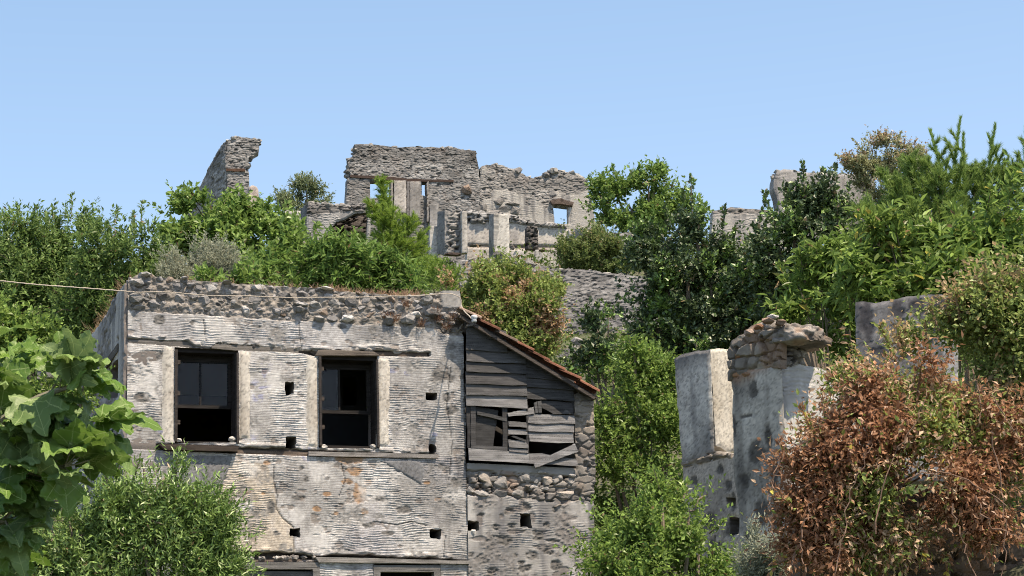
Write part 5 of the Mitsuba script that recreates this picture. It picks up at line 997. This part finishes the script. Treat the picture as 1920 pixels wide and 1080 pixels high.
for i, l in enumerate([[(1640, 1000), (1655, 900), (1690, 830), (1720, 780), (1745, 730)], [(1440, 950), (1455, 900), (1470, 850)], [(1452, 1010), (1442, 960), (1440, 930), (1462, 860)], [(1860, 820), (1880, 920), (1885, 1000), (1880, 1090)], [(1790, 950), (1800, 1000), (1815, 1040), (1830, 1090)], [(1860, 740), (1890, 790), (1915, 830)], [(1820, 690), (1838, 740), (1836, 800)], [(1560, 1090), (1580, 1000), (1600, 900), (1640, 830)], [(1520, 940), (1500, 1010), (1510, 1080)], [(1700, 900), (1760, 880), (1830, 905), (1900, 960)], [(1830, 930), (1860, 990), (1920, 1010)]]):
    q = np.array([P(x, y, 15.3 + .1 * i % .4) for x, y in l]); s = np.linspace(0, len(q) - 1, 16)
    q = np.stack([np.interp(s, range(len(q)), q[:, k]) for k in range(3)], 1); q[1:-1] = (q[:-2] + q[1:-1] * 2 + q[2:]) / 4
    part('bramble_thicket' if i not in (3, 5, 6, 9, 10) else 'bramble_thicket_001', 'cane', tube(q + rng_c.normal(size=q.shape) * .012, np.linspace(.0055, .0035, 16), 5), 'mat_plain', (.19, .12, .085))
plant('silvery_shrub', 'pale grey green small leaved shrub at the foot of the ruined pillar', 'shrub', 'olive', 22, [(1440, 1030, 35), (1420, 1060, 35), (1470, 1060, 40), (1410, 1010, 18), (1450, 1090, 40)], 126, .9, scale=.75)
plant('dark_teal_shrub', 'dark bluish green shrub in the hollow under the dry bramble', 'shrub', 'laurel', 16.9, [(1590, 990, 36), (1600, 1040, 40), (1580, 960, 20)], 127, .9, scale=.55)
plant('yellow_green_shrub', 'yellow green fine leaved shrub behind the fig leaves left of the house', 'shrub', 'fresh', 27, [(60, 640, 45), (110, 690, 50), (20, 620, 40), (165, 690, 30), (140, 730, 45), (-10, 590, 40), (80, 750, 60)], 128, 1.0, shoots=[(60, 610, 50, 590), (110, 650, 126, 640), (160, 680, 178, 670)])
plant('lentisk_bush', 'glossy green fine leaved bush in the foreground below the left window', 'bush', 'lentisk', 19, [(150, 1000, 90), (240, 950, 75), (300, 1010, 75), (370, 1030, 60), (110, 1080, 100), (240, 1080, 110), (360, 1090, 70), (295, 905, 32), (330, 880, 18), (410, 1000, 32), (420, 1078, 34), (388, 935, 18), (120, 940, 60), (60, 980, 60), (345, 960, 45), (395, 985, 40), (280, 950, 50), (180, 940, 60), (270, 880, 30), (415, 960, 18), (200, 900, 50), (420, 1060, 22)], 129, 1.25, loose=.55, gapq=.45, shoots=[(220, 890, 225, 850), (360, 960, 372, 915), (150, 930, 140, 890), (310, 920, 335, 858), (390, 985, 422, 930), (400, 975, 444, 958), (325, 910, 356, 872), (250, 900, 262, 862), (200, 900, 192, 862), (410, 1010, 440, 1000), (280, 910, 300, 868), (370, 960, 385, 925)], twigs=90, r0=.03)

# weeds on the stones, dry grass along the roof
def grass(name, label, spots_, seed, n, ln, col0, col1):
    rng = np.random.default_rng(seed); key = thing(name, label, 'grass', kind='stuff'); V = []
    for c, r in spots_:
        b = c + rng.normal(size=(n, 3)) * r; d = unit(rng.normal(size=(n, 3)) * .5 + [0, 0, 1.0]); L = ln * (.4 + .8 * rng.random((n, 1)))
        s = unit(np.cross(d, rng.normal(size=(n, 3)))) * .0035; m = b + d * L * .55
        e = b + d * L + unit(rng.normal(size=(n, 3)) * [1, 1, .2]) * L * .3
        V.append(np.stack([b - s, b + s, e, m + s * 0 + s, e, m - s], 1).reshape(-1, 3))
    v = np.vstack(V); f = np.arange(len(v)).reshape(-1, 3); k = rng.random(len(f))[:, None]
    c = np.asarray(col0) + (np.asarray(col1) - np.asarray(col0)) * k
    scene[key] = mikit.ply((v, f), 'mat_leaf', uv=pack(np.repeat(c, 3, 0), len(v)))
rg = np.random.default_rng(4)
sp = [(FP.at(u, float(band_top(u)) + .01, -.05 - .3 * rg.random()), [.06, .10, .015]) for u in np.r_[np.linspace(2.9, 4.5, 34), np.linspace(.9, 2.8, 7)]]
grass('dry_roof_grass', 'dry straw coloured grass growing along the top of the house wall', sp, 7, 34, .11, (.27, .17, .11), (.42, .29, .19))
sp = [(SP.at(u, SP.uv(238, 526)[1] + .0, -.1 - .2 * rg.random()), [.06, .12, .03]) for u in np.linspace(-4.5, -.4, 26)]
grass('dry_side_grass', 'dry reddish straw grass on the top of the left side wall of the house', sp, 8, 40, .22, (.32, .2, .12), (.45, .33, .2))
sp = [(FP.at(*FP.uv(x, y), .06), [.03, .02, .02]) for x, y in [(724, 597), (738, 604), (788, 612), (818, 602), (846, 600), (836, 617), (760, 575), (815, 590)]]
grass('wall_weeds', 'dark dried weeds rooted between the bare stones at the right of the house top', sp, 9, 45, .12, (.13, .06, .04), (.20, .12, .06))
# scrub that fills the slope between the shrubs
def undergrowth(seed=77, n=90000):
    rng = np.random.default_rng(seed); y = 36.5 + rng.random(n) ** .8 * 56; x = (rng.random(n) - .5) * 2 * (y * .27 + 2); keep = ~((y < 41) & (x > -7.3) & (x < 3.0)) & ~((y > 62) & (y < 80) & (x > -2.2) & (x < 6))
    x, y = x[keep], y[keep]; k = nfbm(np.stack([x * .5, y * .5, x * 0], 1), 3); z = ground_z(x, y) + np.maximum(0, k - .3) * 3.0 * rng.random(len(x)) ** .6
    B = np.stack([x, y, z], 1); m = len(B); D = unit(rng.normal(size=(m, 3)) + [0, 0, .5]); N = unit(rng.normal(size=(m, 3)) * .5 + [0, 0, 1])
    v, f, q = leaf_mesh(B, D, N, .16 * (.6 + .8 * rng.random(m)), .09 * (.6 + .8 * rng.random(m)))
    c = np.array([.05, .09, .018]) + (np.array([.13, .19, .04]) - [.05, .09, .018]) * (.5 * k + .5 * rng.random(m))[:, None]
    scene['hillside_scrub'] = mikit.ply((v, f), 'mat_leaf', uv=pack(np.repeat(c, q, 0), len(v)))
    labels['hillside_scrub'] = {'label': 'low green scrub covering the slope between the shrubs and ruins', 'category': 'scrub', 'kind': 'stuff'}
undergrowth()

# the fig tree in the left foreground: every leaf its own mesh
fig = thing('fig_tree', 'fig tree with big lobed leaves reaching in at the left edge', 'fig tree')
def fig_shape(rng):
    t = np.linspace(0, 1, 12); prof = np.sin(np.pi * t ** 1.6) ** .55                # blunt lobes, widest beyond the middle
    def lobe(a, ln, w):
        x = np.r_[prof * w, -prof[::-1] * w]; y = np.r_[t, t[::-1]] * ln
        return Polygon(np.stack([x * math.cos(a) + y * math.sin(a), y * math.cos(a) - x * math.sin(a)], 1)).buffer(0)
    j = lambda: 1 + .08 * rng.normal()
    g = shapely.union_all([lobe(0, 1.0 * j(), .21 * j()), lobe(.70 * j(), .84 * j(), .19), lobe(-.70 * j(), .84 * j(), .19), lobe(1.45, .5 * j(), .16), lobe(-1.45, .5 * j(), .16), shapely.Point(0, .26).buffer(.27 + .06 * rng.random())])
    g = g.buffer(.04).buffer(-.07).buffer(.03)
    if hasattr(g, 'geoms'): g = max(g.geoms, key=lambda q: q.area)
    r = shapely.LineString(g.exterior.coords); w = np.array([r.interpolate(q, normalized=True).coords[0] for q in np.linspace(0, 1, 64)[:-1]])
    return w + .007 * rng.normal(size=w.shape)
def fig_leaf(o, D, N, size, k, rng):
    w = fig_shape(rng); poly = Polygon(w).buffer(0)
    if hasattr(poly, 'geoms'): poly = max(poly.geoms, key=lambda g: g.area)
    w = np.array(poly.exterior.coords)[:-1]
    gx, gy = np.meshgrid(np.linspace(-.6, .6, 11), np.linspace(-.1, .9, 10)); inner = np.c_[gx.ravel(), gy.ravel()] + .02 * rng.normal(size=(110, 2)); inner = inner[shapely.contains_xy(poly.buffer(-.03), inner[:, 0], inner[:, 1])]
    from scipy.spatial import Delaunay
    q = np.vstack([w, inner]); t = Delaunay(q).simplices; c = q[t].mean(1); t = t[shapely.contains_xy(poly, c[:, 0], c[:, 1])]
    a, b, cc = q[t[:, 0]], q[t[:, 1]], q[t[:, 2]]; fl = (b[:, 0] - a[:, 0]) * (cc[:, 1] - a[:, 1]) - (b[:, 1] - a[:, 1]) * (cc[:, 0] - a[:, 0]) < 0; t[fl] = t[fl][:, ::-1]
    x, y = q[:, 0], q[:, 1]; cup, dr_ = .12 + .22 * rng.random(), .1 + .35 * rng.random()
    z = cup * np.abs(x) - dr_ * y * y - .25 * x * x + .05 * np.sin(9 * y + rng.random() * 6) * np.abs(x) * 2 + .04 * rng.normal(size=len(x)) * (np.hypot(x, y) > .3)
    S = unit(np.cross(D, N)); N = np.cross(S, D)
    v = o + size * (x[:, None] * S + y[:, None] * D + z[:, None] * N)
    return (v, t), np.stack([4.0 * k + x, y], 1)
rng = np.random.default_rng(5); k = 0
branches = [[(-150, 900), (-70, 840), (0, 790), (70, 745), (130, 725)], [(-150, 900), (-60, 860), (20, 830), (80, 815), (135, 805)], [(-150, 900), (-80, 810), (-30, 740), (0, 710)], [(-150, 920), (-40, 900), (40, 885), (120, 875)], [(-150, 980), (-80, 980), (-30, 985), (10, 975)], [(-150, 1040), (-90, 1040), (-40, 1045)], [(-150, 800), (-100, 740), (-50, 700)]]
wood = []; attach = []
for i, l in enumerate(branches):
    Y0 = 9.0 + .25 * (i % 3 - 1); q = np.array([P(x, y, Y0 - .06 * j) for j, (x, y) in enumerate(l)]); s = np.linspace(0, len(q) - 1, 14)
    q = np.stack([np.interp(s, range(len(q)), q[:, c]) for c in range(3)], 1); q[1:-1] = (q[:-2] + q[1:-1] * 2 + q[2:]) / 4
    wood.append(tube(q, np.linspace(.028, .009, 14), 6)); attach += [(p, (q[min(j + 1, 13)] - q[max(j - 1, 0)])) for j, p in enumerate(q) if j > 3] + [(q[-1], q[-1] - q[-3])] * 3
b0 = P(-150, 930, 9.0); gz0 = np.array([b0[0] - .25, b0[1] + .1, float(ground_z(b0[0] - .25, b0[1])) - .1])
wood.append(tube([gz0, (gz0 + b0) / 2 + [.05, 0, 0], b0, b0 + [.0, 0, .25]], [.09, .07, .05, .03], 8))
for p, ax in attach:
    for r in range(1 if rng.random() < .35 else 2):
        ax_ = unit(ax); out = unit(np.cross(ax_, rng.normal(size=3))); out = unit(out * 1.0 + ax_ * .7 + np.array([.15, -.25, .1]))
        pet = .06 + .07 * rng.random(); o = p + out * pet
        N = unit(np.array([.1, -.35, .85]) + rng.normal(size=3) * .48); D = unit(out * .8 + np.array([.1, -.1, -.25]) + rng.normal(size=3) * .25); D = unit(D - N * (D @ N) * .8)
        m, uv = fig_leaf(o, D, N, .13 + .085 * rng.random(), k, rng); k += 1
        lf = part(fig, 'leaf', m, 'mat_fig', uv, smooth=True)
        wood.append(tube([p, (p + o) / 2 - [0, 0, .004], o], [.0035, .003, .0025], 4))
part(fig, 'trunk', merge(wood), 'mat_plain', (.22, .21, .15))
